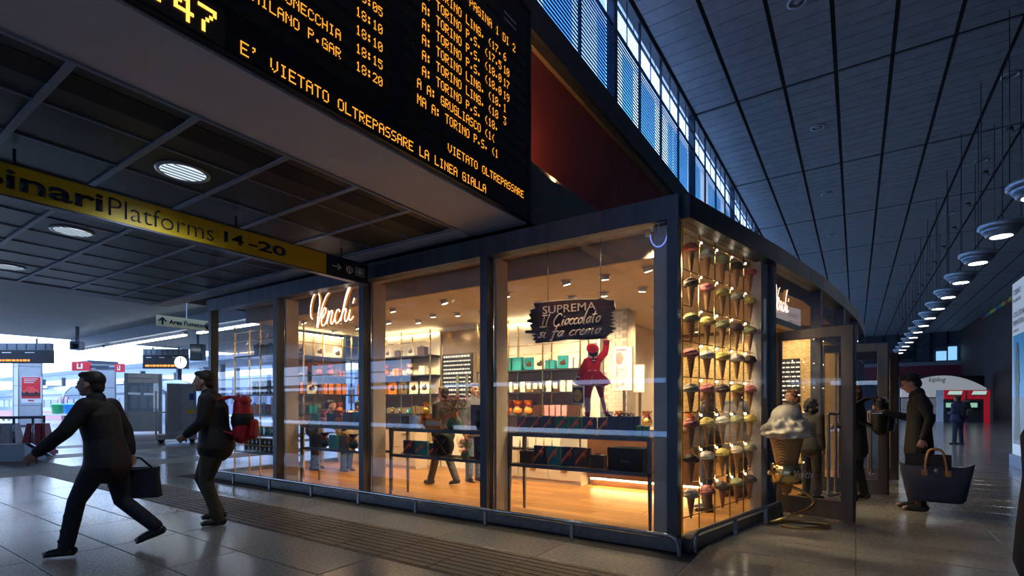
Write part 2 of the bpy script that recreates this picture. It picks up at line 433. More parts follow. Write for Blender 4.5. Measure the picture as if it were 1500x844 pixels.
st('trim_5', MB().box(cx[-1]-.5, -3.96, 4.72, 5.0, 3.485, 3.56), beam_m)
st('trim_6', MB().box(cx[-1]-.5, cx[-1]-.02, -6, 4.72, 3.485, 3.56), mat('blue_grey_edge', (.24,.28,.36), .5, .2, 5, .1))
st('trim_7', MB().box(-3.985, -3.955, -6, 4.72, 3.482, 3.50), tb)
# ---- higher platform canopy beyond, with its beams
cano = mat('canopy_plaster', (.44,.47,.48), .6, 0, .6, .06)
st('canopy', MB().box(-34, -12.5, -16, 30, 4.75, 5.0), cano)
for i, y in enumerate((-4.5, 9.6, 20.0)):
    st('beam', MB().box(-34, -13.5, y-.3, y+.3, 4.28, 4.75), mat('canopy_beam', (.23,.26,.32), .5, .2, 3, .1))
# ---- shop envelope
shop_roof = MB(); up_ = [(-10.3,4.9)]+FB+[(-10.3,16.2)]
shop_roof.prism([(x,y,3.33) for x,y in [(-10.28,5.0),(-1.45,5.0)]+[(x-.06,y) for x,y in FB[1:]]+[(-10.28,16.2)]], (0,0,.05))
st('roof', shop_roof, steel)
fa = sroot('facade_fascia')
MB().box(-10.35, -1.39, 4.88, 5.06, 3.17, 3.39).build('fascia_panel', steel, fa)
for (x0,y0),(x1,y1) in zip(FB, FB[1:]):
    d = Vector((x1-x0, y1-y0, 0)).normalized(); n = Vector((d.y,-d.x,0)); a = Vector((x0,y0,0)); c = Vector((x1,y1,0))
    q = [a+n*.09, c+n*.09, c-n*.09, a-n*.09]
    MB().hexa([p+Vector((0,0,3.17)) for p in q], [p+Vector((0,0,3.39)) for p in q]).build('fascia_panel', steel, fa)
fa.name = 'trim_8'
ker = sroot('trim_9')
MB().box(-10.35, -1.36, 4.86, 5.02, 0, .12).build('kerb', kerb, ker)
for (x0,y0),(x1,y1) in zip(FB[:1], FB[1:2]):
    d = Vector((x1-x0, y1-y0, 0)).normalized(); n = Vector((d.y,-d.x,0)); a = Vector((x0,y0,0)); c = Vector((x1,y1,0))
    q = [a+n*.09, c+n*.09, c-n*.05, a-n*.05]
    MB().hexa(q, [p+Vector((0,0,.12)) for p in q]).build('kerb', kerb, ker)
# posts and panes of the long front
xs = [-10.25,-8.07,-5.90,-3.70,-1.45]
for i, x in enumerate(xs):
    st('post', MB().box(x-.05, x+.05, 4.89, 5.03, .12 if i < 4 else 0, 3.17), steel)
    if 0 < i < 4: st('partition', MB().box(x+.05, x+.09, 5.035, 5.27, .08, 3.17), beige)
st('pillar', MB().box(-1.68, -1.47, 5.05, 5.19, 0.05, 3.17), beige)
for i in range(4):
    wn += 1
    g = sroot('window_%d' % wn)
    MB().box(xs[i]+.05, xs[i+1]-.05, 4.955, 4.967, .12, 3.17).build('pane', glass, g)
wn += 1; g = sroot('window_%d' % wn)
MB().box(-10.256, -10.244, 5.03, 7.9, .12, 3.17).build('pane', glass, g)
MB().box(-10.30, -10.20, 7.9, 8.0, 0, 3.17).build('frame', steel, g)
MB().box(-10.32, -10.18, 4.9, 8.0, 0, .12).build('sill', kerb, g)
# entrance front, first bay (cones) and glazing above / beside the doors
def fbq(ya, yb, off=0):
    a = Vector((fbx(ya), ya, 0)); c = Vector((fbx(yb), yb, 0)); d = (c-a).normalized(); n = Vector((d.y,-d.x,0)); return a, c, d, n
def fbox(ya, yb, n0, n1, z0, z1):
    a, c, d, n = fbq(ya, yb); q = [a+n*n1, c+n*n1, c+n*n0, a+n*n0]
    return MB().hexa([p+Vector((0,0,z0)) for p in q], [p+Vector((0,0,z1)) for p in q])
wn += 1; g = sroot('window_%d' % wn)
fbox(5.06, 7.16, -.006, .006, .12, 3.17).build('pane', glass, g)
st('pillar', fbox(6.97, 7.18, -.16, -.02, .05, 3.17), cream)
st('post', fbox(7.18, 7.27, -.10, .05, 0, 3.17), steel)
wn += 1; g = sroot('window_%d' % wn)
for ya, yb in ((7.28,9.24),(9.40,11.24),(11.36,13.1),(13.3,16.1)):
    fbox(ya, yb, -.006, .006, 2.50, 3.17).build('pane', glass, g)
    fbox(ya, yb, -.05, .05, 2.42, 2.50).build('transom', bronze, g)
for y in (9.32, 11.3, 13.2, 16.15): fbox(y-.06, y+.06, -.07, .07, 0, 3.17).build('post', steel, g)
wn += 1; g = sroot('window_%d' % wn)
fbox(11.4, 13.1, -.006, .006, .1, 2.42).build('pane', glass, g); fbox(13.3, 16.1, -.006, .006, .1, 2.42).build('pane', glass, g)
# doors, all standing open
def door(i, hx, hy, ex, ey, zt=2.33):
    h = Vector((hx,hy,0)); e = Vector((ex,ey,0)); d = (e-h).normalized(); n = Vector((-d.y,d.x,0)); w_ = (e-h).length
    r = sroot('door_%d' % i)
    def bx(a, b_, z0, z1, t=.03, o=0):
        q = [h+d*a-n*t+n*o, h+d*b_-n*t+n*o, h+d*b_+n*t+n*o, h+d*a+n*t+n*o]
        return MB().hexa([p+Vector((0,0,z0)) for p in q], [p+Vector((0,0,z1)) for p in q])
    bx(0, .09, .02, zt).build('stile', bronze, r); bx(w_-.12, w_, .02, zt).build('stile', bronze, r)
    bx(w_, w_+.02, .02, zt, .025).build('gasket', black, r)
    bx(.09, w_-.12, zt-.12, zt).build('top_rail', bronze, r); bx(.09, w_-.12, .02, .24).build('bottom_rail', bronze, r)
    bx(.09, w_-.12, .24, zt-.12, .005).build('pane', glass, r)
    for sgn in (-1, 1):
        b = MB(); p = h+d*(w_-.17)+n*sgn*.03; q = h+d*(w_-.22)+n*sgn*.13
        b.tube(catmull([p+Vector((0,0,1.28)), q+Vector((0,0,1.28)), q+Vector((0,0,1.2)), q+Vector((0,0,.8)), q+Vector((0,0,.40)), q+Vector((0,0,.32)), p+Vector((0,0,.32))], 5), .017, 8)
        b.build('handle', steel_l, r)
door(1, -.88, 7.42, -.02, 7.20); door(2, -.50, 9.55, .40, 9.63); door(3, -.27, 11.2, .62, 11.6)
# ---- interior
woods = [mat('oak_plank_%d' % i, c, .32, 0, 5, .28, .03, stretch=(.3,3,1), detail=6) for i, c in enumerate([(.33,.145,.035),(.39,.175,.045),(.28,.115,.028),(.36,.16,.04)])]
fi = MB(); fi.prism([(x,y,.0) for x,y in [(-10.25,5.02),(-1.46,5.02)]+[(x-.07,y) for x,y in FB[1:]]+[(-10.25,16.2)]], (0,0,.035))
fin = st('floor', fi, mat('sub_floor', (.16,.07,.02), .6))
pm = MB().box(-.797,.797,-.088,.088,0,.012).mesh('floorboard'); pm.materials.append(woods[0])
cand = []
for j in range(60):
    y = 5.12+.18*j
    for k in range(8):
        x = -9.4+1.6*k-(j*.53 % 1.6)
        lo, hi = max(x-.797, -10.2), min(x+.797, fbx(y-.09)-.09)
        if hi-lo < .1: continue
        x2 = (lo+hi)/2; d = vis(x2, y, 0, .2); cand.append((d if d else 99, x2, y, (hi-lo)/1.594))
cand.sort()
for d, x, y, k_ in cand[:300]: link('floorboard', pm, fin, (x, y, .036), mo=R.choice(woods)).scale = (k_, 1, 1)
b = MB()
for d, x, y, k_ in cand[300:]: b.box(x-.79*k_, x+.79*k_, y-.088, y+.088, .036, .048)
b.build('far_floorboards', woods[0], fin, kind='stuff')
# interior ceiling and pocket
ci = MB(); ci.prism([(x,y,3.05) for x,y in [(-10.2,5.6),(fbx(5.6)-.32,5.6),(fbx(7.3)-.32,7.3),(fbx(9.33)-.2,9.33),(fbx(16)-.2,16.0),(-10.2,16.0)]], (0,0,.25))
ceil3 = st('ceiling', ci, cream)
MB().prism([(x,y,3.30) for x,y in [(-10.2,5.03),(-1.5,5.03),(-1.3,5.5),(-1.1,7.2),(-.7,9.3),(-.2,13),(0,16),(-10.2,16)]], (0,0,.02)).build('pocket_top', cream, ceil3)
MB().box(-10.2, -1.75, 5.56, 5.6, 3.02, 3.3).build('bulkhead', mat('bulkhead', (.38,.30,.22), .6, 0, 5, .05), ceil3)
# walls inside
st('wall_back', MB().box(-10.2, -3.75, 8.36, 8.46, .03, 3.05), cream)
st('wall_side', MB().box(-3.85, -3.75, 8.47, 12.4, .03, 3.05), cream)
st('wall_end', MB().box(-10.2, 0, 16.2, 16.3, .03, 3.05), cream)
gold = mat('gold_tile', (.62,.45,.20), .4, .3, 14, .35, .1, stretch=(1,1,3))
gw = st('wall_back', MB().box(-3.75, -.3, 12.4, 12.5, .03, 3.05), mat('gold_wall_backing', (.25,.17,.07), .6))
gt = MB().box(-.148,.148,-.02,.02,-.046,.046).mesh('tile'); gt.materials.append(gold)
n_ = 0
for j in range(31):
    for k in range(10):
        x = -3.55+.3*k+(.15 if j % 2 else 0)
        if n_ < 300 and x < -.4: link('tile', gt, gw, (x, 12.39, .2+j*.094)); n_ += 1
# ---- interior downlights (each with its own lamp)
dl = [(852,412),(847,412),]
DLP = [(829,411),(886,403),(948,391),(837,434),(885,428),(941,421),(962,449),(790,442),(742,429),(947,482),
       (650,440),(634,460),(612,469),(670,458),(575,452),(568,470),(706,455),(487,476),(500,487),(444,470),(523,478)]
# ================================================================ SHOP INTERIOR LIGHTS
DLP = [(829,411),(886,403),(948,391),(837,434),(885,428),(941,421),(962,449),(790,442),(742,429),(947,482),
       (650,440),(634,460),(612,469),(670,458),(575,452),(568,470),(706,455),(489,484),(444,470),(523,478)]
whouse = mat('lamp_housing', (.7,.66,.6), .4, 0, 20, .05)
hot = emis('warm_lamp_face', (1,.83,.55), 30)
fix = MB().lathe([(.085,0),(.085,-.012),(.06,-.014),(.055,0)], n=20)
for_t = MB(); rot = Matrix.Rotation(math.radians(25), 3, 'X')
PTS = [GZ(u, v, 3.05) for u, v in sorted(DLP)]+[Vector(q) for q in ((-2.6,8.9,3.05),(-1.4,8.6,3.05),(-2.9,11.6,3.05),(-2.0,11.6,3.05),(-1.1,11.5,3.05))]  # points after the sorted ones: downlights added to brighten the gold wall
ORD += ['twenty-'+q for q in ORD[:9]]
for i, p in enumerate(PTS):
    if p.y > 7.9 and p.x < -3.6: p.y = 7.5
    t = thing('downlight', '%s small tilting downlight from the left in the shop ceiling' % ORD[i], 'downlight', (p.x, p.y, 3.05), R.uniform(-.6,.6), 'tilting downlights in the shop ceiling')
    MB().lathe([(.085,0),(.085,-.010),(.062,-.012),(.06,0)], n=20).build('trim_ring', whouse, t)
    b = MB(); b.lathe([(.05,.0),(.058,-.05),(.056,-.055)], n=18)
    o = b.build('lamp_head', whouse, t); o.rotation_euler = (.35,0,0)
    o2 = MB().lathe([(.044,-.056),(.044,-.060)], n=18).build('lamp_face', hot, t); o2.rotation_euler = (.35,0,0)
    l = lamp('SPOT', 'downlight_lamp', (0, .02, -.07), 75, WARM, .04, (.25,0,0), 2.4); l.parent = t
# general shop light: glowing tubes put in along the shelving tops
for x0, x1 in ((-10.0,-7.5),(-6.2,-4.0)):
    tb_ = tag(MB().box(x0, x1, 8.28, 8.30, 2.93, 2.96).build('cove_tube', emis('cove_light', (1,.74,.4), 16)), 'warm light tube along the top of the %s shelving wall' % ('left' if x0 < -9 else 'middle'), 'light')
# ================================================================ SHELVING AND GOODS
wood_d = mat('dark_walnut', (.10,.045,.02), .4, 0, 5, .3, .05, stretch=(.4,3,1)); woodw = mat('pale_cabinet', (.62,.50,.36), .4, 0, 4, .08)
shelf_m = mat('smoked_shelf', (.05,.05,.055), .2, .5, 6, .1)
oran = mat('orange_card', (.75,.22,.02), .5, 0, 9, .1); teal = mat('teal_card', (.01,.22,.24), .4, 0, 8, .2)
choc = mat('chocolate_brown', (.06,.022,.012), .4, 0, 8, .2); navy = mat('navy_card', (.012,.022,.06), .4, 0, 8, .2)
creamc = mat('cream_card', (.75,.68,.55), .5, 0, 9, .05); redc = mat('red_ribbon', (.5,.03,.02), .4, 0, 9, .1)
goldf = mat('gold_foil', (.8,.5,.12), .25, .9, 30, .3, .3); green = mat('green_card', (.03,.20,.08), .5, 0, 9, .2)
silver = mat('silver_foil', (.6,.6,.6), .25, .9, 30, .3, .3); pinkc = mat('pink_card', (.70,.28,.30), .5, 0, 9, .2)
orib = mat('orange_ribbon', (.85,.17,.04), .4, 0, 9, .1)
def shelves(name, label, x0, x1, zs, y0=7.98, y1=8.33, z1=2.98, posts=3, cross=True):
    t = thing(name, label, 'shelving', ((x0+x1)/2, y0, .036))
    c = (x0+x1)/2
    for i in range(posts):
        x = x0-c+(x1-x0)*i/(posts-1)
        for yy in (0, y1-y0-.02): MB().box(x-.012, x+.012, yy, yy+.024, 0, z1-.036).build('post', brass, t)
    for z in zs:
        MB().box(x0-c, x1-c, .0, y1-y0, z-.036-.03, z-.036).build('shelf', shelf_m, t)
    if cross:
        for z in (zs[-1]+.28, zs[-1]+.45): MB().tube([(x0-c,0,z-.036),(x1-c,0,z-.036)], .008, 6).build('rail', brass, t)
    MB().box(x0-c, x1-c, y1-y0-.0, y1-y0+.02, .9, z1-.036).build('back_panel', cream, t)
    return t
ZS = [1.19, 1.62, 2.03, 2.45]
shelves('wall_shelving', 'tall brass framed wall shelving in the left half of the shop', -10.0, -7.45, ZS, posts=4)
shelves('wall_shelving', 'brass framed wall shelving behind the red coated figure', -6.2, -3.95, ZS[:3], posts=4)
def cabinet(name, label, x0, x1, y0, y1, z1, m, n, top=shelf_m):
    t = thing(name, label, 'cabinet', (x0, y0, .048))
    MB().box(0, x1-x0, .02, y1-y0, 0, z1).build('body', m, t); MB().box(-.01, x1-x0+.01, 0, y1-y0, z1, z1+.03).build('worktop', top, t)
    w_ = (x1-x0)/n
    for i in range(n):
        for j in range(2):
            d = MB().box(i*w_+.008, (i+1)*w_-.008, 0, .02, .07+j*(z1-.08)/2, .06+(j+1)*(z1-.08)/2).build('drawer', m, t)
            MB().box((i+.5)*w_-.06, (i+.5)*w_+.06, -.015, 0, (j+.75)*(z1-.08)/2+.05, (j+.75)*(z1-.08)/2+.06).build('handle', brass, d)
cabinet('base_cabinet', 'pale wooden drawer cabinet below the left shelving wall', -10.0, -7.5, 7.6, 7.95, .85, woodw, 4)
cabinet('base_cabinet', 'pale wooden drawer cabinet below the shelves behind the red figure', -6.2, -3.75, 7.6, 7.95, .55, woodw, 4)
# walnut counter with the light strip under it
t = thing('service_counter', 'dark walnut counter floating over a warm light strip', 'counter', (-3.7, 7.75, .048))
MB().box(0, 1.9, 0, .6, .14, .95).build('body', wood_d, t); MB().box(-.02, 1.92, -.02, .62, .95, .99).build('worktop', mat('cream_stone', (.6,.52,.4), .3, 0, 8, .1), t)
MB().box(.04, 1.86, .08, .5, 0, .14).build('plinth', wood_d, t)
MB().box(.05, 1.85, .02, .06, .11, .135).build('light_strip', emis('strip_light', (1,.66,.25), 22), t)
l = lamp('AREA', 'strip_lamp', (-2.75, 7.78, .16), 14, (1,.62,.25), 1.7, (0,0,0), sy=.05)
# menu wall with rows of small lettering
t = thing('menu_board', 'dark menu board with rows of small pale lettering on back wall', 'board', (-6.87, 8.30, 0))
MB().box(-.5, .5, 0, .05, .95, 2.95).build('panel', mat('mirror_bronze', (.35,.24,.13), .2, .7, 5, .1), t)
MB().box(-.5, .32, -.02, 0, 1.15, 2.45).build('board', black, t)
mw = emis('menu_letters', (1,.85,.6), .9)
for r in range(14):
    b = MB(); x = -.46
    while x < .26:
        w_ = R.uniform(.01,.07); b.box(x, min(x+w_,.29), -.024, -.02, 2.38-r*.088, 2.38-r*.088+(.03 if r % 4 else .045)); x += w_+.015
    b.build('menu_line', mw, t, kind='stuff') if False else b.build('menu_line', mw, t)
for x in (-.05, .2): MB().box(x-.04, x+.04, -.05, -.025, .95, 2.0).build('upright', brass, t)
def pack_proto(kind):
    t = bpy.data.objects.new('x', None); C.objects.link(t)
    return t
# prototypes --------------------------------------------------------
PR = {}
def proto(key, name, cat, parts):
    t = thing(name, '', cat)
    for nm, mb, m in parts: mb.build(nm, m, t)
    PR[key] = [t, False]
def put(key, loc, label, group, rz=0, scale=None, mats=None):
    t, used = PR[key]
    r = dup(t, loc, rz, label, group, scale, mats); PR[key][1] = True
    return r
def bow(r, c=(0,0,0)):
    b = MB(); c = Vector(c)
    for s in (-1, 1):
        b.tube([c+Vector(q) for q in [(0,0,0),(s*r*.6,-.005,r*.5),(s*r,-.005,r*.25),(s*r*.9,-.005,-.02),(0,0,0)]], r*.13, 5)
        b.tube([c+Vector(q) for q in [(0,0,0),(s*r*.5,-.01,-r*.6),(s*r*.6,-.01,-r*1.1)]], r*.09, 5)
    return b
def ribbon_bands(w_, d, h, tilt=0):
    b = MB(); e = .003
    if tilt: b.prism([(-w_/2,-d/2-e,h*.1),(-w_/2,-d/2-e,h*.3),(w_/2*.6,-d/2-e,h),(w_/2*.8,-d/2-e,h)], (0,e*.8,0)); return b
    b.box(-.012, .012, -d/2-e, d/2+e, 0, h+e); return b
proto('box', 'gift_box', 'box', [('carton', MB().box(-.11,.11,-.07,.07,0,.2), oran), ('lid', MB().box(-.114,.114,-.074,.074,.15,.204), oran), ('ribbon', ribbon_bands(.228,.148,.206), choc), ('bow', bow(.05,(0,-.03,.215)), choc)])
proto('flat', 'gift_box', 'box', [('carton', MB().box(-.15,.15,-.03,.03,0,.25), navy), ('ribbon', ribbon_bands(.30,.06,.25,1), orib), ('bow', bow(.05,(.04,-.045,.16)), orib)])
proto('bag', 'gift_bag', 'bag', [('sack', MB().add([(-.09,-.05,0),(.09,-.05,0),(.09,.05,0),(-.09,.05,0),(-.1,-.04,.24),(.1,-.04,.24),(.1,.04,.24),(-.1,.04,.24)], [(3,2,1,0),(4,5,6,7),(0,1,5,4),(1,2,6,5),(2,3,7,6),(3,0,4,7)]), teal), ('handle', MB().tube([(-.04,-.04,.23),(-.03,-.04,.3),(.03,-.04,.3),(.04,-.04,.23)], .004, 5), brass)])
proto('tin', 'tin', 'tin', [('can', MB().lathe([(.05,0),(.052,.004),(.052,.105),(.05,.11)], n=16), navy), ('lid', MB().lathe([(.054,.108),(.054,.125),(.04,.128)], n=16), goldf), ('paper_label', MB().add([(.0525*math.sin(a),-.0535*math.cos(a),z) for z in (.03,.085) for a in (-.5,-.25,0,.25,.5)], [(i,i+1,i+6,i+5) for i in range(4)]), creamc)])
proto('bar', 'chocolate_bar', 'chocolate', [('wrapper', MB().box(-.04,.04,-.008,.008,0,.17), choc), ('paper_label', MB().box(-.035,.035,-.011,-.008,.05,.14), creamc)])
proto('card', 'picture_card', 'card', [('board', MB().box(-.09,.09,-.006,.006,0,.2), creamc), ('print', MB().ell((0,-.009,.09), .055,.003,.035,10,6).ell((.02,-.010,.12), .02,.003,.03,8,5), choc)])
proto('jar', 'jar', 'jar', [('glass_body', MB().lathe([(.045,0),(.05,.01),(.05,.10),(.04,.12)], n=14), choc), ('lid', MB().lathe([(.044,.118),(.044,.145)], n=14), redc)])
b = MB(); rr = random.Random(3)
for i in range(26):
    a = rr.uniform(0,2*PI); q = rr.uniform(.03,.13); z = .2+rr.uniform(-.03,.1)
    b.add([(q*math.cos(a)+rr.uniform(-.04,.04), q*math.sin(a)*.6+rr.uniform(-.04,.04), z+rr.uniform(-.05,.05)) for _ in range(3)], [(0,1,2)])
proto('egg', 'wrapped_egg', 'chocolate egg', [('egg', MB().ell((0,0,.12), .085,.075,.12), choc), ('wrap', MB().lathe([(.03,.0),(.095,.05),(.1,.12),(.05,.2),(.025,.215),(.10,.30),(.12,.31)], n=11), oran), ('tissue', b, orib), ('ribbon', bow(.055,(0,-.05,.215)), redc)])
proto('roll', 'round_tin', 'tin', [('drum', MB().lathe([(.11,-.03),(.115,-.025),(.115,.025),(.11,.03)], n=22, ax='y'), mat('beige_card', (.35,.26,.15), .5, 0, 9, .1)), ('badge', MB().lathe([(.05,-.035),(.05,-.03)], n=16, ax='y'), creamc)])
proto('sphere', 'wrapped_sweet', 'sweet', [('ball', MB().ell((0,0,.035), .035,.035,.035,10,7), goldf), ('twist', MB().lathe([(.004,.06),(.03,.09)], n=8), goldf)])
colnm = {'orange':oran,'teal':teal,'dark brown':choc,'navy':navy,'cream':creamc,'gold':goldf,'green':green,'silver':silver,'pink':pinkc,'red':redc}
ITEM = {'box':('gift box','box'),'flat':('flat ribboned gift box','flat'),'bag':('gift bag','bag'),'tin':('tin','tin'),'bar':('chocolate bar','bar'),'card':('picture card','card'),'jar':('jar','jar'),'egg':('wrapped chocolate egg','egg'),'roll':('round tin','roll'),'sphere':('wrapped sweet','sphere')}
MAINPART = {'box':('carton','lid'),'flat':('carton',),'bag':('sack',),'tin':('can',),'bar':('wrapper',),'card':('board',),'jar':('glass_body',),'egg':('wrap',),'roll':('drum',),'sphere':('ball','twist')}
def row(items, x0, x1, y, z, where, scale=1.0, jitter=.03, side=False):
    """items: list of (kind, colour, scale); laid left to right; each labelled by its place in the row"""
    n = len(items); cnt = {}
    for k, c, s in items: cnt[(k,c)] = cnt.get((k,c), 0)+1
    seen = {}; sp = (x1-x0)/n
    for i, (k, c, s) in enumerate(items):
        key = (k,c); seen[key] = seen.get(key,0)+1
        lab = '%s %s, %s' % (c, ITEM[k][0], where)
        if cnt[key] > 1: lab = '%s, %s from left, %s' % ('%s %s' % (c, ITEM[k][0]), ORD[seen[key]-1], where)
        s2 = min(s*scale, .93*sp/WID[k]) if sp/WID[k] < s*scale and k in ('box','bag','egg','tin','jar','card','sphere') else s*scale
        sc3 = (min(s*scale, .93*sp/WID[k]), s2, s*scale if k in ('flat','bar') else s2)
        put(k, (y+R.uniform(-.01,.01), x0+sp*(i+.5), z+.0005) if side else (x0+sp*(i+.5), y+R.uniform(-.01,.01), z+.0005), lab, ITEM[k][0]+'s on display', R.uniform(-.05,.05)+(PI/2 if side else 0), sc3, {p: colnm[c] for p in MAINPART[k]})
WID = {'box':.24,'flat':.31,'bag':.21,'tin':.112,'bar':.085,'card':.185,'jar':.105,'egg':.25,'roll':.24,'sphere':.075}
W1 = '%s of left wall shelving'; W2 = '%s behind the red figure'
row([('card','cream',1),('card','cream',1.1),('card','cream',1.1),('roll','dark brown',.1)][:3]+[('box','dark brown',.7),('card','cream',1.2),('box','dark brown',.9)], -9.8, -7.6, 8.12, 2.45, W1 % 'top shelf')
row([('egg','orange',.9),('box','dark brown',.9),('egg','orange',.9),('box','orange',.8),('egg','cream',.8),('bag','cream',.8)], -9.9, -7.6, 8.12, 2.03, W1 % 'second shelf')
row([('box','orange',1.1),('card','cream',1.2),('box','orange',1.1),('card','orange',1.4),('card','gold',1.5),('card','cream',1.4),('card','cream',1.4)], -9.9, -7.55, 8.12, 1.62, W1 % 'third shelf')
row([('egg','gold',.8),('tin','teal',1),('egg','gold',.8),('tin','green',1),('sphere','gold',1.5),('sphere','gold',1.5),('tin','teal',1),('box','gold',.8),('egg','gold',.8)], -9.9, -7.55, 8.12, 1.19, W1 % 'bottom shelf')
row([('bag','cream',1.1),('bag','teal',1.2),('bag','teal',1.3),('bag','teal',1.2),('card','teal',1.3),('card','cream',1.2),('box','teal',.8),('card','teal',1.3),('box','cream',.8)], -6.15, -4.0, 8.12, 2.03, W2 % 'top shelf')
row([('tin','green',1),('tin','teal',1),('bag','orange',.9),('bag','orange',.9)]+[('bar',c,1.2) for c in ('cream','dark brown','cream','gold','dark brown','navy','cream','dark brown','cream','cream','dark brown')], -6.15, -4.0, 8.12, 1.62, W2 % 'middle shelf')
row([('jar','navy',1),('jar','navy',1),('egg','orange',1.05),('egg','orange',1.05),('egg','orange',1.0),('box','dark brown',.9),('box','pink',1),('box','pink',1),('box','dark brown',.9)], -6.15, -4.0, 8.12, 1.19, W2 % 'bottom shelf')
row([('bag','cream',.9)]*6, -5.2, -4.2, 7.78, .63, 'low cabinet behind the red figure')
# narrow shelf between menu wall and middle pane
row([('jar','red',1),('jar','red',1),('jar','red',1)], -6.2, -5.9, 8.04, 1.625, 'at the left end of the middle shelf')if False else None
row([('bag','silver',1),('egg','gold',.8),('box','silver',.8),('egg','gold',.8),('egg','gold',.9),('bag','gold',1),('egg','gold',.8)], -3.55, -1.95, 7.95, .048+.99, 'on the walnut counter')
t = shelves('side_shelving', 'brass framed side shelving along the left end of the shop', 6.3, 7.85, ZS, 0, .35, posts=3)
t.location = (-9.80, 7.075, .036); t.rotation_euler = (0,0,PI/2)
WS = '%s of the side shelving'
row([('card','cream',1.2),('card','cream',1.3),('card','cream',1.3)], 6.4, 7.8, -9.95, 2.45, WS % 'top shelf', side=True)
row([('egg','dark brown',1),('egg','dark brown',1),('egg','orange',.9),('egg','orange',.9),('box','orange',.7)], 6.35, 7.8, -9.95, 2.03, WS % 'second shelf', side=True)
row([('box','orange',1.2),('card','cream',1.4),('box','orange',1.2),('box','orange',1.2)], 6.35, 7.8, -9.95, 1.62, WS % 'third shelf', side=True)
row([('bag','navy',.9),('box','teal',.9),('bag','navy',.9),('egg','orange',.8)], 6.35, 7.8, -9.95, 1.19, WS % 'bottom shelf', side=True)
tag(MB().box(-10.05, -10.03, 6.35, 7.8, 2.93, 2.96).build('cove_tube', emis('cove_light', (1,.74,.4), 16)), 'warm light tube along the top of the side shelving', 'light')
# white brick pillar
t = sroot('pillar'); bk = mat('white_brick', (.62,.55,.45), .5, 0, 6, .08)
MB().box(-3.69, -3.26, 8.42, 8.8, .03, 3.05).build('core', mat('mortar', (.45,.38,.3), .8, 0, 9, .1), t)
bkm = MB().box(-.068,.068,-.008,.008,-.03,.03).mesh('brick'); bkm.materials.append(bk); n_ = 0
for j in range(45):
    for k in range(4):
        x = -3.69+.07+.143*k+(.0715 if j % 2 else 0)
        if x < -3.28 and n_ < 200: link('brick', bkm, t, (min(x,-3.33), 8.415, 1.06+j*.066 if 1.06+j*.066 < 3.0 else .3)) if 1.06+j*.066 < 3.0 else None; n_ += 1
# light boxes
def lightbox(x0, x1, z0, z1, y, label, art, base=1.04):
    t = thing('light_box', label, 'light box', ((x0+x1)/2, y, z0)); w_ = (x1-x0)/2; h = z1-z0
    b = MB(); b.box(-w_,-w_+.03,-.04,.04,0,h).box(w_-.03,w_,-.04,.04,0,h).box(-w_+.03,w_-.03,-.04,.04,0,.03).box(-w_+.03,w_-.03,-.04,.04,h-.03,h); b.build('frame', cream, t)
    MB().box(-.02,.02,0,.03,base-z0,0).build('post', brass, t) if base else None
    MB().box(-w_+.03,w_-.03,-.01,.03,.03,h-.03).build('panel', emis('lightbox_white', (1,.86,.62), 1.6), t)
    if art:
        b = MB(); b.mi = 0; b.box(-w_+.03, w_*.45, -.015, -.01, .03, h-.03); b.build('poster', mat('rose_print', (.75,.28,.30), .5, 0, 14, .5, emit=(.8,.35,.33), es=.55), t)
        MB().ell((-w_*.45,-.018,h*.75), .07,.004,.10,14,8).build('print_egg', mat('mauve_print', (.30,.16,.15), .5, 0, 5, .1), t)
        MB().ell((-w_*.5,-.018,h*.22), .08,.004,.08,14,8).build('print_disc', mat('pale_print', (.7,.5,.45), .5, 0, 5, .1), t)
        b = MB(); r_ = random.Random(5)
        for i in range(14): b.ell((r_.uniform(-w_*.7,w_*.35),-.017,r_.uniform(.08,h-.1)), .03,.003,.028,8,5)
        b.build('print_petals', mat('petal_print', (.85,.55,.5), .5, 0, 5, .1), t)
p0 = PY(901,572,7.86); p1 = PY(927,508,7.86); lightbox(p0.x, p1.x, p0.z, p1.z, 7.86, 'framed light box with pink petal poster beside the white brick pillar', 1)
p0 = PY(929,575,8.2); p1 = PY(945,534,8.2); lightbox(p0.x, p1.x, p0.z, p1.z, 8.2, 'plain glowing light box right of the petal poster', 0)
p0 = PY(949,577,12.33); p1 = PY(971,542,12.33); lightbox(p0.x, p1.x, p0.z, p1.z, 12.33, 'bright light box on the gold tiled wall at the back', 0, 0)
for i, (u0,u1,v0,v1,y) in enumerate([(1143,1172,525,590,12.33)]):
    p0 = PY(u0,v1,y); p1 = PY(u1,v0,y)
    t = thing('menu_board', 'dark menu board on the gold tiled wall seen through the doorway', 'board', (p0.x, y, 0))
    MB().box(0, p1.x-p0.x, 0, .04, p0.z, p1.z).build('board', black, t)
    for r in range(9):
        b = MB(); x = .03
        while x < p1.x-p0.x-.05:
            q = R.uniform(.02,.09); b.box(x, x+q, -.004, 0, p1.z-.1-r*(p1.z-p0.z)/9.5, p1.z-.07-r*(p1.z-p0.z)/9.5); x += q+.02
        b.build('menu_line', mw, t)
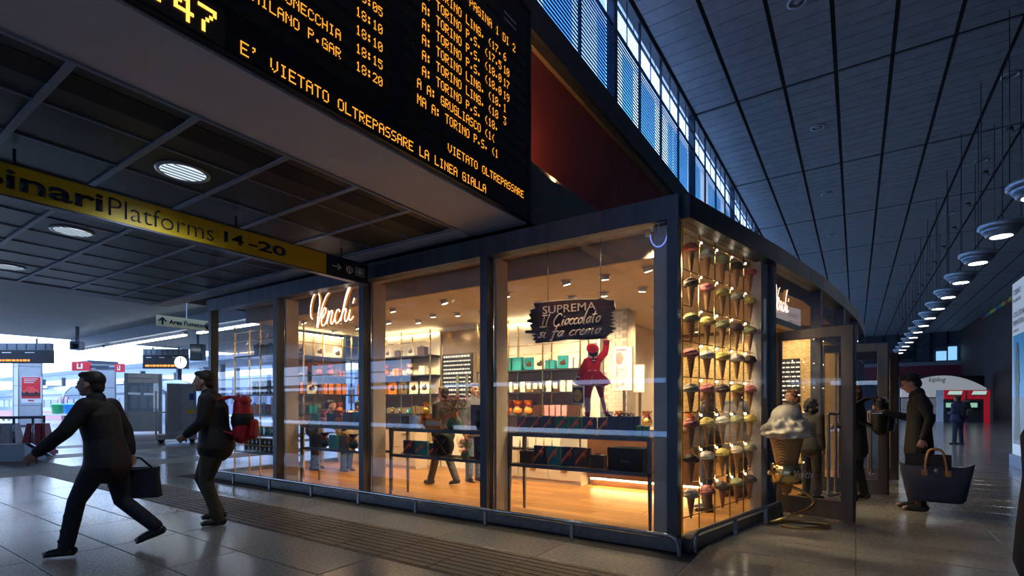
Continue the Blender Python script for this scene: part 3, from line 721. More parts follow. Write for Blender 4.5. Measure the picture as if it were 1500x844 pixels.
# ================================================================ WINDOW TABLES
def table(x0, x1, label, y0=5.26, y1=5.64):
    t = thing('display_table', label, 'table', (x0, y0, .048)); w_ = x1-x0; d = y1-y0
    b = MB(); b.box(0, w_, 0, .03, .955, 1.0).box(0, w_, d-.03, d, .955, 1.0).box(0, .03, .03, d-.03, .955, 1.0).box(w_-.03, w_, .03, d-.03, .955, 1.0); b.build('top_frame', steel, t)
    MB().box(.03, w_-.03, .03, d-.03, .98, .998).build('glass_top', glass2, t)
    b = MB(); b.box(0, w_, 0, .025, .58, .62).box(0, w_, d-.025, d, .58, .62); b.build('shelf_frame', steel, t)
    MB().box(.02, w_-.02, .025, d-.025, .60, .615).build('glass_shelf', glass2, t)
    for x, sx in ((0,1),(w_,-1)):
        for y, sy in ((0,1),(d,-1)):
            MB().hexa([(x,y,0),(x+sx*.025,y,0),(x+sx*.025,y+sy*.025,0),(x,y+sy*.025,0)] if sx*sy > 0 else [(x,y,0),(x,y+sy*.025,0),(x+sx*.025,y+sy*.025,0),(x+sx*.025,y,0)],
                      [(x,y,.955),(x+sx*.045,y,.955),(x+sx*.045,y+sy*.045,.955),(x,y+sy*.045,.955)] if sx*sy > 0 else [(x,y,.955),(x,y+sy*.045,.955),(x+sx*.045,y+sy*.045,.955),(x+sx*.045,y,.955)]).build('leg', steel if y == 0 else bronze, t)
    return t
table(-3.60, -1.78, 'steel and glass display table under the red coated figure')
table(-5.72, -3.86, 'steel and glass display table with the flower bouquet')
table(-7.92, -6.05, 'steel and glass display table below the neon script sign')
TZ, SZ = 1.048, .664
T1 = 'on the table under the red figure'; T2 = 'on the table with the bouquet'; T3 = 'on the table below the neon sign'
row([('flat','navy',.78),('flat','dark brown',.78),('flat','navy',.8),('flat','green',.8),('flat','green',.8),('flat','navy',.8),('flat','dark brown',.8)], -3.55, -2.28, 5.42, TZ, 'top of table under red figure', 1, .01)
for i in range(3): put('box', (-2.16+.015*i, 5.36+.09*i, TZ), '%s navy gift box standing at the right end of the table under the red figure' % ['front','middle','rear'][i], 'gift boxes', .15, (1.15,.45,1.05), {'carton':navy,'lid':navy})
put('box', (-1.93, 5.44, TZ), 'small green gift box at the right end of the table under the red figure', 'gift boxes', .2, (.6,.8,.55), {'carton':green,'lid':green})
row([('box','dark brown',1.0),('flat','navy',.9),('flat','teal',.9),('flat','navy',.9),('flat','dark brown',.9),('box','dark brown',1.0)], -3.5, -2.35, 5.42, SZ, 'lower shelf, table under red figure')
# the black box
t = thing('storage_box', 'plain black lidded box on the lower shelf of the right table', 'box', (-2.08, 5.30, SZ))
MB().box(-.2, .2, 0, .26, 0, .20).build('carton', black_m, t); MB().box(-.205, .205, -.005, .265, .17, .255).build('lid', black_m, t); text('Venchi', (-.05,-.0065,.10), (1,0,0), (0,0,1), .10, None, bronze, t, .001, shear=.3)
row([('card','navy',.9),('bag','silver',.75),('egg','orange',.7),('roll','orange',.1)][:3], -5.65, -5.05, 5.42, TZ, 'top of the table with the bouquet')
for i in range(6):
    put('bar', (-5.06+.035*i, 5.40, TZ), 'orange wrapped pack, %s from the left, leaning beside the bouquet' % ORD[i], 'orange packs', .2, (1.2,1.5,.85), {'wrapper':oran})
# egg shaped speakers / boxed eggs
def boxed_egg(x, y, z, label, s=1):
    t = thing('boxed_egg', label, 'chocolate egg', (x,y,z), .08); t.scale = (s,)*3
    MB().box(-.13,.13,0,.14,0,.36).build('carton', mat('plum_card', (.10,.04,.06), .4, 0, 8, .2), t)
    b = MB(); b.ell((0,-.004,.17), .085,.03,.125); b.build('egg', black, t); MB().ell((0,-.03,.17), .045,.012,.055).build('badge', steel, t)
    MB().box(.13,.16,0.01,.13,.0,.35).build('side_panel', pinkc, t)
boxed_egg(-4.12, 5.34, TZ, 'boxed black chocolate egg on top of the middle table', .95)
boxed_egg(-4.08, 5.34, SZ, 'boxed black chocolate egg on the lower shelf of the middle table', .85)
row([('flat','navy',.8),('flat','teal',.8),('flat','dark brown',.7)], -5.6, -4.85, 5.44, SZ, 'lower shelf of the middle table')
t = thing('round_hamper', 'round black box with crossed orange ribbons on the lower shelf', 'box', (-4.80, 5.42, SZ+.16))
MB().lathe([(.14,-.06),(.155,-.05),(.155,.05),(.14,.06)], n=28, ax='y').build('drum', black_m, t)
b = MB(); b.bar((-.1,-.062,-.1),(.1,-.062,.1),.02,.004).bar((-.1,-.066,.1),(.1,-.066,-.1),.02,.004); b.build('ribbon', orib, t); bow(.05,(0,-.07,0)).build('bow', choc, t)
def bouquet(x, y, z, s, label, seed=1):
    t = thing('flower_bouquet', label, 'bouquet', (x,y,z)); t.scale = (s,)*3; r_ = random.Random(seed)
    MB().lathe([(.10,0),(.13,.06),(.12,.16),(.06,.23)], n=16).build('lower_wrap', mat('green_wrap', (.06,.12,.06), .35, 0, 20, .4), t)
    b = MB()
    for i in range(420):
        a = r_.uniform(0,2*PI); e = r_.uniform(0,1)**.5; q = Vector((.27*e*math.cos(a), .14*e*math.sin(a), .28+.27*r_.uniform(.1,1)*(1.2-e*.5)))
        d = Vector((r_.uniform(-1,1),r_.uniform(-1,1),r_.uniform(-.4,1))).normalized()*.045; n = d.cross(Vector((r_.uniform(-1,1),r_.uniform(-1,1),.3))).normalized()*.011
        b.add([q-d*.5, q+n, q+d*.5, q-n], [(0,1,2,3)])
    b.build('foliage', mat('sage_leaves', (.16,.25,.10), .6, 0, 30, .4), t, kind='stuff')
    b = MB()
    for i in range(24):
        a = r_.uniform(0,2*PI); e = r_.uniform(.2,1); b.ell((.25*e*math.cos(a), .14*e*math.sin(a)-.02, .3+.26*r_.random()), .018,.018,.016,7,5)
    b.build('blossoms', mat('pink_blossom', (.6,.3,.3), .6, 0, 30, .2), t, kind='stuff')
    film = glassm('cellophane_pink', (.98,.80,.80), 1.3)
    for sx, an in ((-.13,.35),(0,0),(.14,-.35)):
        vs = []; 
        for k in range(9):
            q = (k-4)/4; vs += [(sx*.3+q*.07, -.07*(1-q*q)-.02, .23), (sx+q*.15, -.16*(1-q*q)-.02, .45), (sx*1.3+q*.12, -.14*(1-q*q)-.01, .56+ (.12 if k == 4 else .05*(1-abs(q))))]
        o = MB().add(vs, [(3*k,3*k+3,3*k+4,3*k+1) for k in range(8)]+[(3*k+1,3*k+4,3*k+5,3*k+2) for k in range(8)], True).build('cellophane', film, t)
        b = MB().tube([vs[3*k+2] for k in range(9)], .004, 5); b.tube([vs[1],vs[2]], .005, 5); b.tube([vs[-2],vs[-1]], .005, 5); b.build('wrap_edge', mat('pink_edge', (.75,.3,.35), .4, 0, 10, .1), o)
    for x_ in (-.07,.08): bow(.06,(x_,-.12,.22)).build('bow', mat('crimson_ribbon', (.55,.03,.09), .4, 0, 9, .1), t)
bouquet(-4.62, 5.44, TZ, .82, 'large green and pink bouquet in cellophane on the middle table', 2)
bouquet(-4.42, 5.43, SZ, .46, 'small bouquet on the lower shelf of the middle table', 4)
row([('bag','teal',.8),('egg','pink',.8),('bag','navy',.8),('egg','orange',.8),('bag','dark brown',.9),('card','teal',1.1),('egg','navy',.8),('bag','navy',1.2)], -7.85, -6.12, 5.44, TZ, 'top of the table below the neon sign')
row([('box','navy',1.0),('egg','navy',.8),('bag','teal',.9),('bag','dark brown',.9),('egg','navy',.8),('bag','teal',.9),('bag','navy',.9)], -7.85, -6.12, 5.44, SZ, 'lower shelf, table below neon sign')
# window shelf unit with tins, left pane
t = shelves('window_shelving', 'brass framed window shelving with rows of tins, left end', -10.05, -8.25, [.50,.84,1.21,1.58,2.32], 5.25, 5.56, 2.9, posts=3)
for ch in list(t.children):
    if ch.name.startswith('back_panel'): bpy.data.objects.remove(ch)
WL = '%s of the window shelving'
def tins(z, n, where, tiers=1, x0=-9.9, x1=-8.35):
    for q in range(tiers):
        for i in range(n):
            put('tin', (x0+(x1-x0)*(i+.5)/n, 5.38, z+.0005+q*.129), 'navy tin, %s from left, %s%s' % (ORD[i], ['lower','upper'][q]+' row ' if tiers > 1 else '', where), 'navy tins', R.uniform(-.1,.1), 1, None)
tins(.50, 11, WL % 'bottom shelf', 2); tins(1.58, 9, WL % 'second highest shelf', 2, -9.6, -8.4)
row([('box','orange',.9),('box','dark brown',.9),('card','cream',1.5),('bag','navy',.8)], -9.7, -8.4, 5.4, 1.21, WL % 'middle shelf')
row([('tin','teal',1.1),('tin','teal',1.1),('tin','teal',1.1),('tin','teal',1.1),('bag','silver',.8),('card','orange',1.2)], -9.7, -8.4, 5.4, .84, WL % 'second lowest shelf')
row([('box','dark brown',1),('box','dark brown',.9),('box','teal',1.1)], -9.6, -8.4, 5.4, 2.32, WL % 'top shelf')
for t, used in PR.values():
    for ch in list(t.children): bpy.data.objects.remove(ch)
    bpy.data.objects.remove(t)
# ================================================================ DEPARTURES BOARD
bx = -3.14
t = thing('departures_board', 'large black station departures board with amber dot lettering above the shop', 'board', (0,0,0))
MB().box(-3.195, bx, -2, 5.04, 3.52, 5.95).build('case', mat('board_black', (.006,.007,.012), .4, 0, 20, .2), t)
MB().box(-3.195, bx+.012, -2, 5.05, 5.95, 5.99).build('top_edge', black, t); MB().box(-3.195, bx+.012, 5.04, 5.055, 3.52, 5.95).build('end_edge', steel, t)
recess = mat('board_window', (.028,.026,.024), .25, 0, 60, .2)
amb = emis('amber_led', (1,.36,.03), 1.5)
rows = [5.14-.138*i for i in range(9)]
for i in range(18):
    z = 5.14+.138*3-.138*i
    if z < 3.9: break
    MB().box(bx, bx+.004, 3.05, 4.93, z-.045, z+.045).build('display_strip', recess, t)
for i in range(13):
    z = 4.51+.135*4-.135*i
    if z < 3.8: break
    MB().box(bx, bx+.004, .5, 2.9, z-.05, z+.05).build('display_strip', recess, t)
MB().box(bx, bx+.004, 1.60, 4.95, 3.535, 3.655).build('display_strip', recess, t)
MB().box(bx, bx+.004, 3.0, 4.95, 3.735, 3.825).build('display_strip', recess, t)
MB().box(bx, bx+.004, .3, 1.585, 3.535, 3.75).build('display_strip', mat('clock_window', (.06,.05,.045), .3, 0, 60, .2), t)
X = bx+.008; A_ = amb
def L(s, y0, zc, pitch, h): dots(s, y0, zc-h/2, X, pitch, h, A_, t)
for s, z in zip(['LANZO','TORINO LING.','RIMINI','BARDONECCHIA','MILANO P.GAR'], [4.52,4.38,4.24,4.10,3.965]): L(s, 1.75, z, .056, .075)
for s, z in zip(['18:05','18:10','18:10','18:15','18:20'], [4.52,4.38,4.24,4.10,3.965]): L(s, 2.55, z, .054, .075)
T_ = [' A: TORINO LING. (17.5',' A: TORINO P.S. (17.58',' A: TORINO P.S. (18.03',' A: TORINO P.S. (18.0',' A: TORINO LING. (18.',' A: TORINO LING. (18',' A: TORINO P.S. (18.','A A: GRUGLIASCO (1(','MA A: TORINO P.S. (1']
for s, z in zip(T_, rows): L(s[:21], 3.20, z-.0, .0605, .088)
for s, z in zip(['6','10','17','19','1','3'], rows): L(s, 4.50, z, .06, .088)
L('PAGINA 1 DI 2', 3.92, 5.34, .063, .088)
L("E' VIETATO OLTREPASSARE LA LINEA GIALLA", 1.675, 3.595, .0647, .085); L('VIETATO OLTREPASSARE', 3.60, 3.78, .0655, .082)
dots('17:47', .93, 3.56, X, .125, .155, emis('amber_clock', (1,.45,.06), 2.0), t, .95)
wl_ = mat('white_print', (.75,.75,.8), .6, 0, 5, .02)
for q in range(2): MB().box(bx, bx+.005, 4.52, 4.75, 5.62-.07*q, 5.64-.07*q).build('small_print', wl_, t)
# ================================================================ YELLOW PLATFORM SIGN
SX = -5.66
t = thing('platform_sign', 'long hanging yellow Binari Platforms sign with numbers under the dark ceiling', 'sign', (SX,0,0))
yel = mat('sign_yellow', (.70,.50,.02), .45, 0, 3, .06); navyp = mat('sign_navy', (.012,.02,.05), .4, 0, 5, .1)
y_s = PX(478,400,SX).y; ye = PX(540,400,SX).y
MB().box(-.10, -.004, -1.5, ye, 3.07, 3.35).build('case', mat('sign_case', (.11,.13,.19), .4, .5, 9, .1), t)
MB().box(-.004, .0, -1.5, y_s, 3.085, 3.335).build('yellow_face', yel, t); MB().box(-.004, .0, y_s, ye-.01, 3.085, 3.335).build('dark_face', navyp, t)
for y in (1.2, 3.0, 4.4): MB().box(-.06, -.04, y-.01, y+.01, 3.35, 3.487).build('hanger', steel, t)
def sg(s, u0, u1, z0, h, m, bold=0, **k):
    a = PX(u0,300,SX).y; c = PX(u1,300,SX).y
    return text(s, (0.001, a, z0), (0,1,0), (0,0,1), c-a, h, m, t, .002, bold, **k)
sg('Binari', -46, 151, 3.135, .165, navyp, .022); sg('Platforms', 159, 313, 3.10+.025, .17, navyp, -.012)
a = PX(323,300,SX).y; c = PX(361,300,SX).y
MB().box(.0005, .002, a, c, 3.13, 3.29).build('sticker', mat('sticker_yellow', (.78,.58,.05), .5, 0, 9, .1), t)
sg('14', 328, 357, 3.155, .115, navyp, .03); sg('-20', 364, 419, 3.155, .115, navyp, .03)
a = PX(487,300,SX).y; wm = emis('sign_symbol', (.55,.6,.7), .5)
b = MB(); b.box(.001,.004,a,a+.12,3.20,3.215); b.prism([(.001,a+.08,3.255),(.001,a+.14,3.2075),(.001,a+.08,3.16),(.001,a+.08,3.18),(.001,a+.11,3.2075),(.001,a+.08,3.235)], (.003,0,0)); b.build('arrow', wl_, t)
a = PX(512,300,SX).y; MB().lathe([(.052,.001),(.052,.004)], (0,a,3.21), 20, 'x').build('toilet_symbol', wl_, t)
for q in (-.018,.018):
    b = MB(); b.lathe([(.009,.004),(.009,.006)], (0,a+q,3.245), 10, 'x'); b.box(.004,.006,a+q-.01,a+q+.01,3.175,3.232); b.build('figure_mark', navyp, t)
a = PX(520,300,SX).y; MB().box(.001,.003,a,a+.16,3.15,3.27).build('info_symbol', mat('sign_teal', (.12,.28,.25), .5, 0, 5, .1), t)
b = MB(); b.box(.003,.005,a+.03,a+.13,3.2,3.212).box(.003,.005,a+.07,a+.085,3.17,3.25); b.build('symbol_mark', wl_, t)
# small pale sign beyond
p0 = PX(230,481,-12.6); p1 = PX(311,463,-12.6)
t = thing('smoking_area_sign', 'small pale yellow Area Fumatori sign with an arrow hanging beyond the shop corner', 'sign', (0,0,0))
ya, yb = PX(230,470,-12.9).y, PX(313,470,-12.9).y; zb, zt = PX(230,477,-12.9).z, PX(230,461,-12.9).z
sx = -12.9; MB().box(sx-.05, sx, ya, yb, zb, zt).build('plate', mat('pale_yellow', (.66,.62,.36), .5, 0, 5, .05), t)
MB().box(sx-.03, sx-.015, (ya+yb)/2, (ya+yb)/2+.02, zt, 4.75).build('hanger', white_p, t)
h = zt-zb; text('Area Fumatori', (sx+.001, ya+(yb-ya)*.2, zb+h*.3), (0,1,0), (0,0,1), (yb-ya)*.66, h*.42, navyp, t, .004, .02)
a = ya+(yb-ya)*.09; b = MB(); b.box(sx, sx+.004, a-.02, a+.02, zb+h*.15, zb+h*.7); b.prism([(sx,a-.09,zb+h*.5),(sx,a,zb+h*.88),(sx,a+.09,zb+h*.5),(sx,a+.06,zb+h*.44),(sx,a,zb+h*.68),(sx,a-.06,zb+h*.44)], (.004,0,0)); b.build('arrow', navyp, t)
MB().lathe([(h*.36,0),(h*.36,.004)], (sx, yb-h*.5, zb+h*.5), 18, 'x').build('round_symbol', navyp, t)
# ---- round lamps in the dark panelled ceiling
for i, (x, y) in enumerate(sorted(LP, reverse=True)):
    t = thing('ceiling_lamp', '%s round recessed lamp with ribbed glass in the dark tiled ceiling' % ['nearest','middle','farthest'][i], 'lamp', (x, y, 3.503))
    MB().lathe([(.215,0),(.215,-.012),(.18,-.014),(.178,0)], n=32).build('rim', mat('lamp_rim', (.35,.36,.4), .35, .6, 9, .1), t)
    b = MB().lathe([(.178,.0),(.178,-.010),(.02,-.004)], n=32); b.build('reflector', emis('cool_reflector', (.72,.86,1), .75), t)
    for k in range(-2, 3): MB().box(.06*k-.004, .06*k+.004, -math.sqrt(.03-(.06*k)**2), math.sqrt(.03-(.06*k)**2), -.018, -.010).build('rib', mat('lamp_rib', (.25,.3,.3), .3, 0, 9, .1), t)
    l = lamp('SPOT', 'ceiling_lamp_light', (0,0,-.05), 40, (.8,.9,1), .15, (0,0,0), 2.6); l.parent = t
# ================================================================ HALL PENDANTS
pm_ = mat('pendant_shell', (.40,.46,.52), .35, .5, 8, .1); pf = emis('pendant_face', (.9,.95,1), 9)
pr = thing('pendant_lamp', '', 'lamp')
MB().lathe([(.46,.02),(.47,.05),(.47,.12),(.45,.14),(.43,.10)], n=36).build('ring', pm_, pr)
MB().lathe([(.45,.05),(.30,-.17),(.27,-.19)], n=36).build('bowl', mat('pendant_bowl', (.26,.31,.37), .35, .5, 8, .1), pr)
MB().lathe([(.22,-.195),(.22,-.20)], n=28).build('lamp_face', pf, pr)
b = MB()
for k in range(3): g = 2*PI*k/3; b.tube([(.44*math.cos(g),.44*math.sin(g),.12),(.44*math.cos(g),.44*math.sin(g),4.07)], .009, 6)
b.build('suspension_rods', black, pr)
b = MB(); b.tube([(.44,0,2.6),(.44,.25,2.6),(.44,.3,2.75)], .012, 6); b.lathe([(.09,0),(.06,.05)], (.44,.38,2.74), 12); b.build('side_bracket', black, pr)
for i in range(14):
    o = dup(pr, (3.13, 15.0+3.05*i, 5.93), .4, '%s round pendant lamp from the right in the long hall row' % ORD[i], 'pendant lamps in the hall')
    if i < 8: l = lamp('SPOT', 'pendant_light', (0,0,-.25), 60, (.85,.93,1), .2, (0,0,0), 2.4); l.parent = o
for ch in list(pr.children): bpy.data.objects.remove(ch)
bpy.data.objects.remove(pr)
# ---- unlit recessed fittings in the hall ceiling
for i, (u, v) in enumerate([(1168,2),(1198,186),(1211,284),(1218,344),(1437,235),(1390,312),(1376,370),(1480,110)]):
    p = GZ(u, v, 9.98)
    t = thing('recessed_fitting', '%s unlit round recessed fitting, counted down the hall ceiling' % ORD[i], 'fitting', tuple(p))
    MB().lathe([(.20,0),(.20,-.03),(.15,-.03),(.14,0)], n=24).build('rim', pm_, t); MB().lathe([(.14,-.005),(.05,-.02)], n=20).build('lens', mat('dull_lens', (.25,.3,.4), .15, .3, 9, .2), t)
# ================================================================ SCRIPT SIGNS (strokes traced as real tubes)
VS = [[(325,415),(303,398),(298,330),(320,260),(355,213),(388,206),(410,235),(414,290),(398,360),(385,430),(383,482),(400,450),(430,352),(465,280),(500,230),(530,212)],
 [(435,415),(465,388),(490,350),(485,326),(465,335),(440,390),(435,440),(450,465),(480,450),(503,412),(527,348),(515,400),(500,450),(515,410),(540,362),(562,345),(568,362),(553,410),(550,440),(565,448),(590,415),(606,385)],
 [(655,355),(645,337),(622,347),(600,390),(605,430),(625,440),(650,420),(672,390),(705,315),(740,235),(772,178),(758,178),(725,240),(692,340),(665,425)],
 [(672,390),(703,342),(724,330),(727,350),(713,395),(720,425),(742,415),(758,385),(775,338),(763,385),(766,412),(786,412),(812,385)],
 [(822,252),(803,292)]]
def script(o, rv, nv, sc, face, side, t, r=.008):
    """strokes in metres from o along rv / up; nv points to the viewer"""
    rv = Vector(rv).normalized(); nv = Vector(nv).normalized()
    for s in VS:
        pts = [Vector(o)+rv*((x-298)*sc)+Vector((0,0,1))*(((482-(298-x)*.0)-y-(x-298)*.11)*sc) for x, y in s]
        pp = catmull(pts, 5)
        MB().tube(pp, r, 7).build('neon_stroke', face, t)
        b = MB()
        for a, c in zip(pp, pp[1:]): b.bar(a-nv*.02, c-nv*.02, .008, .05, nv)
        b.build('letter_side', side, t)
neon = emis('neon_white', (1,.80,.66), 2.6); osid = mat('sign_orange_side', (.75,.30,.03), .4, .2, 8, .1, emit=(.8,.28,.02), es=.25)  # letter sides are unlit parts; faint orange glow put into their material
y0 = 5.16; a = PY(455,475,y0); c = PY(519,460,y0); sc = (c.x-a.x)/(822-298)
t = thing('neon_sign', 'glowing handwritten shop name hanging inside the left window bay', 'sign', (0,0,0))
zb = PY(465,478.5,y0).z
script((a.x, y0, zb), (1,0,0), (0,-1,0), sc, neon, osid, t)
MB().bar((a.x+.08,y0+.045,zb-.0),(c.x-.02,y0+.045,zb-.0),.02,.012).build('base_bar', brass, t)
for u in (472, 513):
    p = PY(u,460,y0+.05); b = MB(); b.tube([(p.x,y0+.05,zb),(p.x,y0+.05,3.30)], .008, 6); b.lathe([(.05,3.285),(.05,3.30)], (p.x,y0+.05,0), 14); b.build('hanger', brass, t)
d = Vector((FB[2][0]-FB[1][0], FB[2][1]-FB[1][1], 0)).normalized(); n = Vector((d.y,-d.x,0))
t = thing('neon_sign', 'glowing handwritten shop name behind the glass above the first door', 'sign', (0,0,0))
script(Vector((FB[1][0],FB[1][1],2.66))-n*.05+d*.20, d, n, .00128, neon, osid, t, .0055)
b = MB(); q = Vector((FB[1][0],FB[1][1],2.65))-n*.09+d*.2; b.bar(q, q+d*.66, .02, .012); b.tube([q+d*.3, q+d*.3+Vector((0,0,.64))], .008, 6); b.build('hanger', brass, t)
# ---- dark brush-stroke sign
def pz(x, y, yy): return PY(720+x*.2489, 370+y*.2489, yy)
out = [(248,300),(330,290),(480,277),(620,275),(640,268),(690,280),(722,282),(720,310),(728,335),(716,345),(700,352),(722,362),(700,372),(722,385),(695,395),(726,402),(700,412),(728,425),(690,432),(733,445),(700,458),(722,466),(690,475),(660,505),(560,512),(450,510),(340,525),(255,532),(262,520),(240,512),(258,498),(235,486),(268,478),(200,472),(198,460),(240,455),(235,440),(225,425),(243,415),(208,408),(215,398),(235,392),(222,370),(235,352),(225,342),(258,330)]
ys = 5.20
t = thing('brush_stroke_sign', 'dark brown brush stroke shaped sign with cream lettering hanging in the right window', 'sign', (0,0,0))
MB().prism([pz(x,y,ys) for x, y in out], (0,.012,0)).build('board', mat('brush_brown', (.045,.014,.016), .5, 0, 12, .2), t)
MB().prism([pz(x+(-3 if x < 480 else 4), y+(-3 if y < 400 else 3), ys+.014) for x, y in out], (0,.006,0)).build('pale_edge', creamc, t)
lett = mat('cream_lettering', (.80,.60,.48), .5, 0, 5, .05)
def tx(s, x0, x1, yb_, h, slope=-.0, **k):
    o = pz(x0, yb_, ys); e = pz(x1, yb_+slope*(x1-x0), ys); q = pz(x0, yb_-h, ys)
    return text(s, (o.x, ys-.003, o.z), (e-o), (0,0,1), (e-o).length, q.z-o.z, lett, t, .003, **k)
tx('SUPREMA', 302, 615, 363, 45, -.085, bold=0)
# handwriting, single strokes per letter in a 1-high box
G = {'I':(.45,[[(.1,1),(.5,1)],[(.3,1),(.2,0)],[(0,0),(.4,0)]]),'l':(.3,[[(.25,1.1),(.08,.05),(.2,0)]]),'C':(.7,[[(.62,.85),(.5,1.02),(.3,.9),(.08,.45),(.12,.05),(.3,-.02),(.5,.15)]]),
'i':(.25,[[(.15,.5),(.06,.05),(.16,0)],[(.2,.72),(.19,.78)]]),'o':(.42,[[(.3,.5),(.12,.42),(.05,.15),(.15,0),(.32,.15),(.36,.4),(.28,.5),(.42,.48)]]),'c':(.36,[[(.34,.42),(.26,.5),(.1,.35),(.04,.12),(.14,0),(.3,.1)]]),
'a':(.44,[[(.36,.42),(.26,.5),(.1,.35),(.04,.12),(.12,0),(.26,.15),(.38,.5),(.3,.12),(.38,0)]]),'t':(.34,[[(.25,1),(.1,.1),(.2,0)],[(.02,.68),(.4,.72)]]),'s':(.32,[[(.32,.5),(.14,.42),(.24,.22),(.16,.02),(.0,.06)]]),
'f':(.4,[[(.46,.95),(.32,1.05),(.2,.6),(.06,-.3),(-.06,-.25)],[(.02,.48),(.4,.5)]]),'r':(.34,[[(.14,.5),(.05,0)],[(.1,.3),(.22,.48),(.36,.46)]]),'e':(.36,[[(.06,.22),(.28,.35),(.24,.5),(.08,.35),(.05,.1),(.16,0),(.32,.12)]]),
'm':(.68,[[(.12,.5),(.03,0)],[(.08,.3),(.24,.5),(.28,.38),(.2,0)],[(.26,.3),(.44,.5),(.5,.4),(.43,.05),(.54,0)]]),' ':(.35,[])}
def hand(s, x0, x1, yb_, h, slope):
    tot = sum(G[c][0] for c in s); k = (x1-x0)/tot; x = x0; b = MB()
    for ch in s:
        for stt in G[ch][1]:
            pts = [pz(x+(px+py*.12)*k*1.05, yb_+slope*(x-x0+px*k)-py*h, ys-.004) for px, py in stt]
            pp = catmull(pts, 4); N = len(pp)
            b.tube(pp, .006, 6, rr=[.0045+.0045*math.sin(PI*(i+.6)/(N+.2))+.001 for i in range(N)])
        x += G[ch][0]*k
    return b.build('lettering', lett, t)
hand('Il Cioccolato', 284, 640, 441, 68, -.095); hand('si fa crema', 272, 645, 503, 62, -.075)
b = MB()
for x in (330, 640): p = pz(x, 300, ys); b.tube([(p.x,ys+.01,p.z-.02),(p.x,ys+.01,3.30)], .003, 5)
b.build('hanging_wire', steel, t)
# ---- red coated figure, a painted board
def pf_(x, y, o=0): return PY(840+x*.2014, 480+y*.2014, 5.42) + Vector((0,-o,0))
t = thing('figure_standee', 'flat painted standee of a figure in red coat and hat reaching up', 'standee', (0,0,0))
def poly(nm, pts, m, o, th=.004): MB().prism([pf_(x,y,o) for x, y in pts], (0,th,0)).build(nm, m, t)
red = mat('coat_red', (.72,.012,.035), .5, 0, 6, .1); redk = mat('coat_dark_red', (.35,.008,.02), .5, 0, 6, .1)
pink = mat('stocking_pink', (.80,.36,.42), .5, 0, 6, .08); skin_c = mat('figure_skin', (.80,.50,.38), .5, 0, 6, .05); wht = mat('cutout_edge', (.75,.70,.62), .5, 0, 6, .04)
poly('cutout', [(215,82),(268,88),(262,130),(250,200),(200,255),(192,310),(235,350),(278,405),(225,428),(220,500),(245,620),(290,640),(285,650),(230,648),(195,520),(180,430),(145,430),(125,510),(122,625),(118,650),(84,650),(86,620),(76,510),(80,428),(12,412),(10,385),(50,290),(80,225),(110,205),(92,150),(120,112),(165,110),(190,150),(180,195),(215,150)], wht, 0)
poly('coat', [(80,228),(118,208),(180,205),(212,165),(220,118),(262,122),(250,195),(198,250),(190,310),(225,350),(272,402),(222,424),(160,410),(140,425),(125,412),(60,412),(18,405),(40,350),(90,300),(96,260)], red, .005)
poly('sleeve', [(80,228),(104,235),(96,300),(55,365),(20,400),(18,385),(50,290)], redk, .010)
poly('cuff', [(218,92),(264,92),(262,122),(220,118)], redk, .010)
poly('cuff', [(20,350),(55,358),(50,366),(18,358)], wht, .0135, .003)
poly('hem', [(125,412),(138,345),(143,345),(131,425)], pink, .010); poly('hem', [(60,412),(125,412),(125,418),(55,417)], pink, .010); poly('hem', [(150,416),(222,424),(272,402),(274,408),(222,430),(150,422)], pink, .010)
poly('breeches', [(84,420),(138,424),(118,512),(84,510)], redk, .006, .0045); poly('breeches', [(160,424),(212,424),(222,508),(192,512)], redk, .006, .0045)
poly('stocking', [(84,512),(112,512),(108,620),(92,620)], pink, .006); poly('stocking', [(194,512),(222,508),(242,614),(228,618)], pink, .006)
poly('shoe', [(88,628),(118,628),(116,648),(95,650)], black, .006); poly('shoe', [(228,625),(250,620),(288,645),(240,648)], black, .006)
poly('shoe_bow', [(84,616),(122,616),(120,634),(86,634)], red, .011); poly('shoe_bow', [(225,612),(258,612),(256,628),(230,630)], red, .011)
poly('hair', [(110,180),(178,180),(172,205),(156,215),(150,232),(155,250),(148,258),(140,225),(120,200)], black, .010)
poly('collar', [(118,206),(140,212),(145,222),(118,222)], pink, .0145, .004); poly('collar', [(150,222),(158,210),(178,206),(176,220)], pink, .0145, .004)
MB().prism([pf_(140+44*math.cos(a*PI/10)*(1+.06*math.sin(a*1.7)), 152+34*math.sin(a*PI/10), .014) for a in range(20)], (0,.004,0)).build('hat', red, t)
MB().prism([pf_(143+22*math.cos(a*PI/10), 150+18*math.sin(a*PI/10), .018) for a in range(20)], (0,.004,0)).build('hat_crown', redk, t)
poly('hand', [(222,92),(235,60),(245,70),(258,92)], skin_c, .010); poly('hand', [(16,380),(30,384),(26,404),(18,402)], skin_c, .010)
poly('brush', [(236,80),(216,12),(222,10),(244,76)], redk, .012)
for x, y in ((120,312),(162,312),(150,240)): poly('button_knot', [(x-12,y-3),(x+12,y-3),(x+12,y+3),(x-12,y+3)], wht, .014, .003)
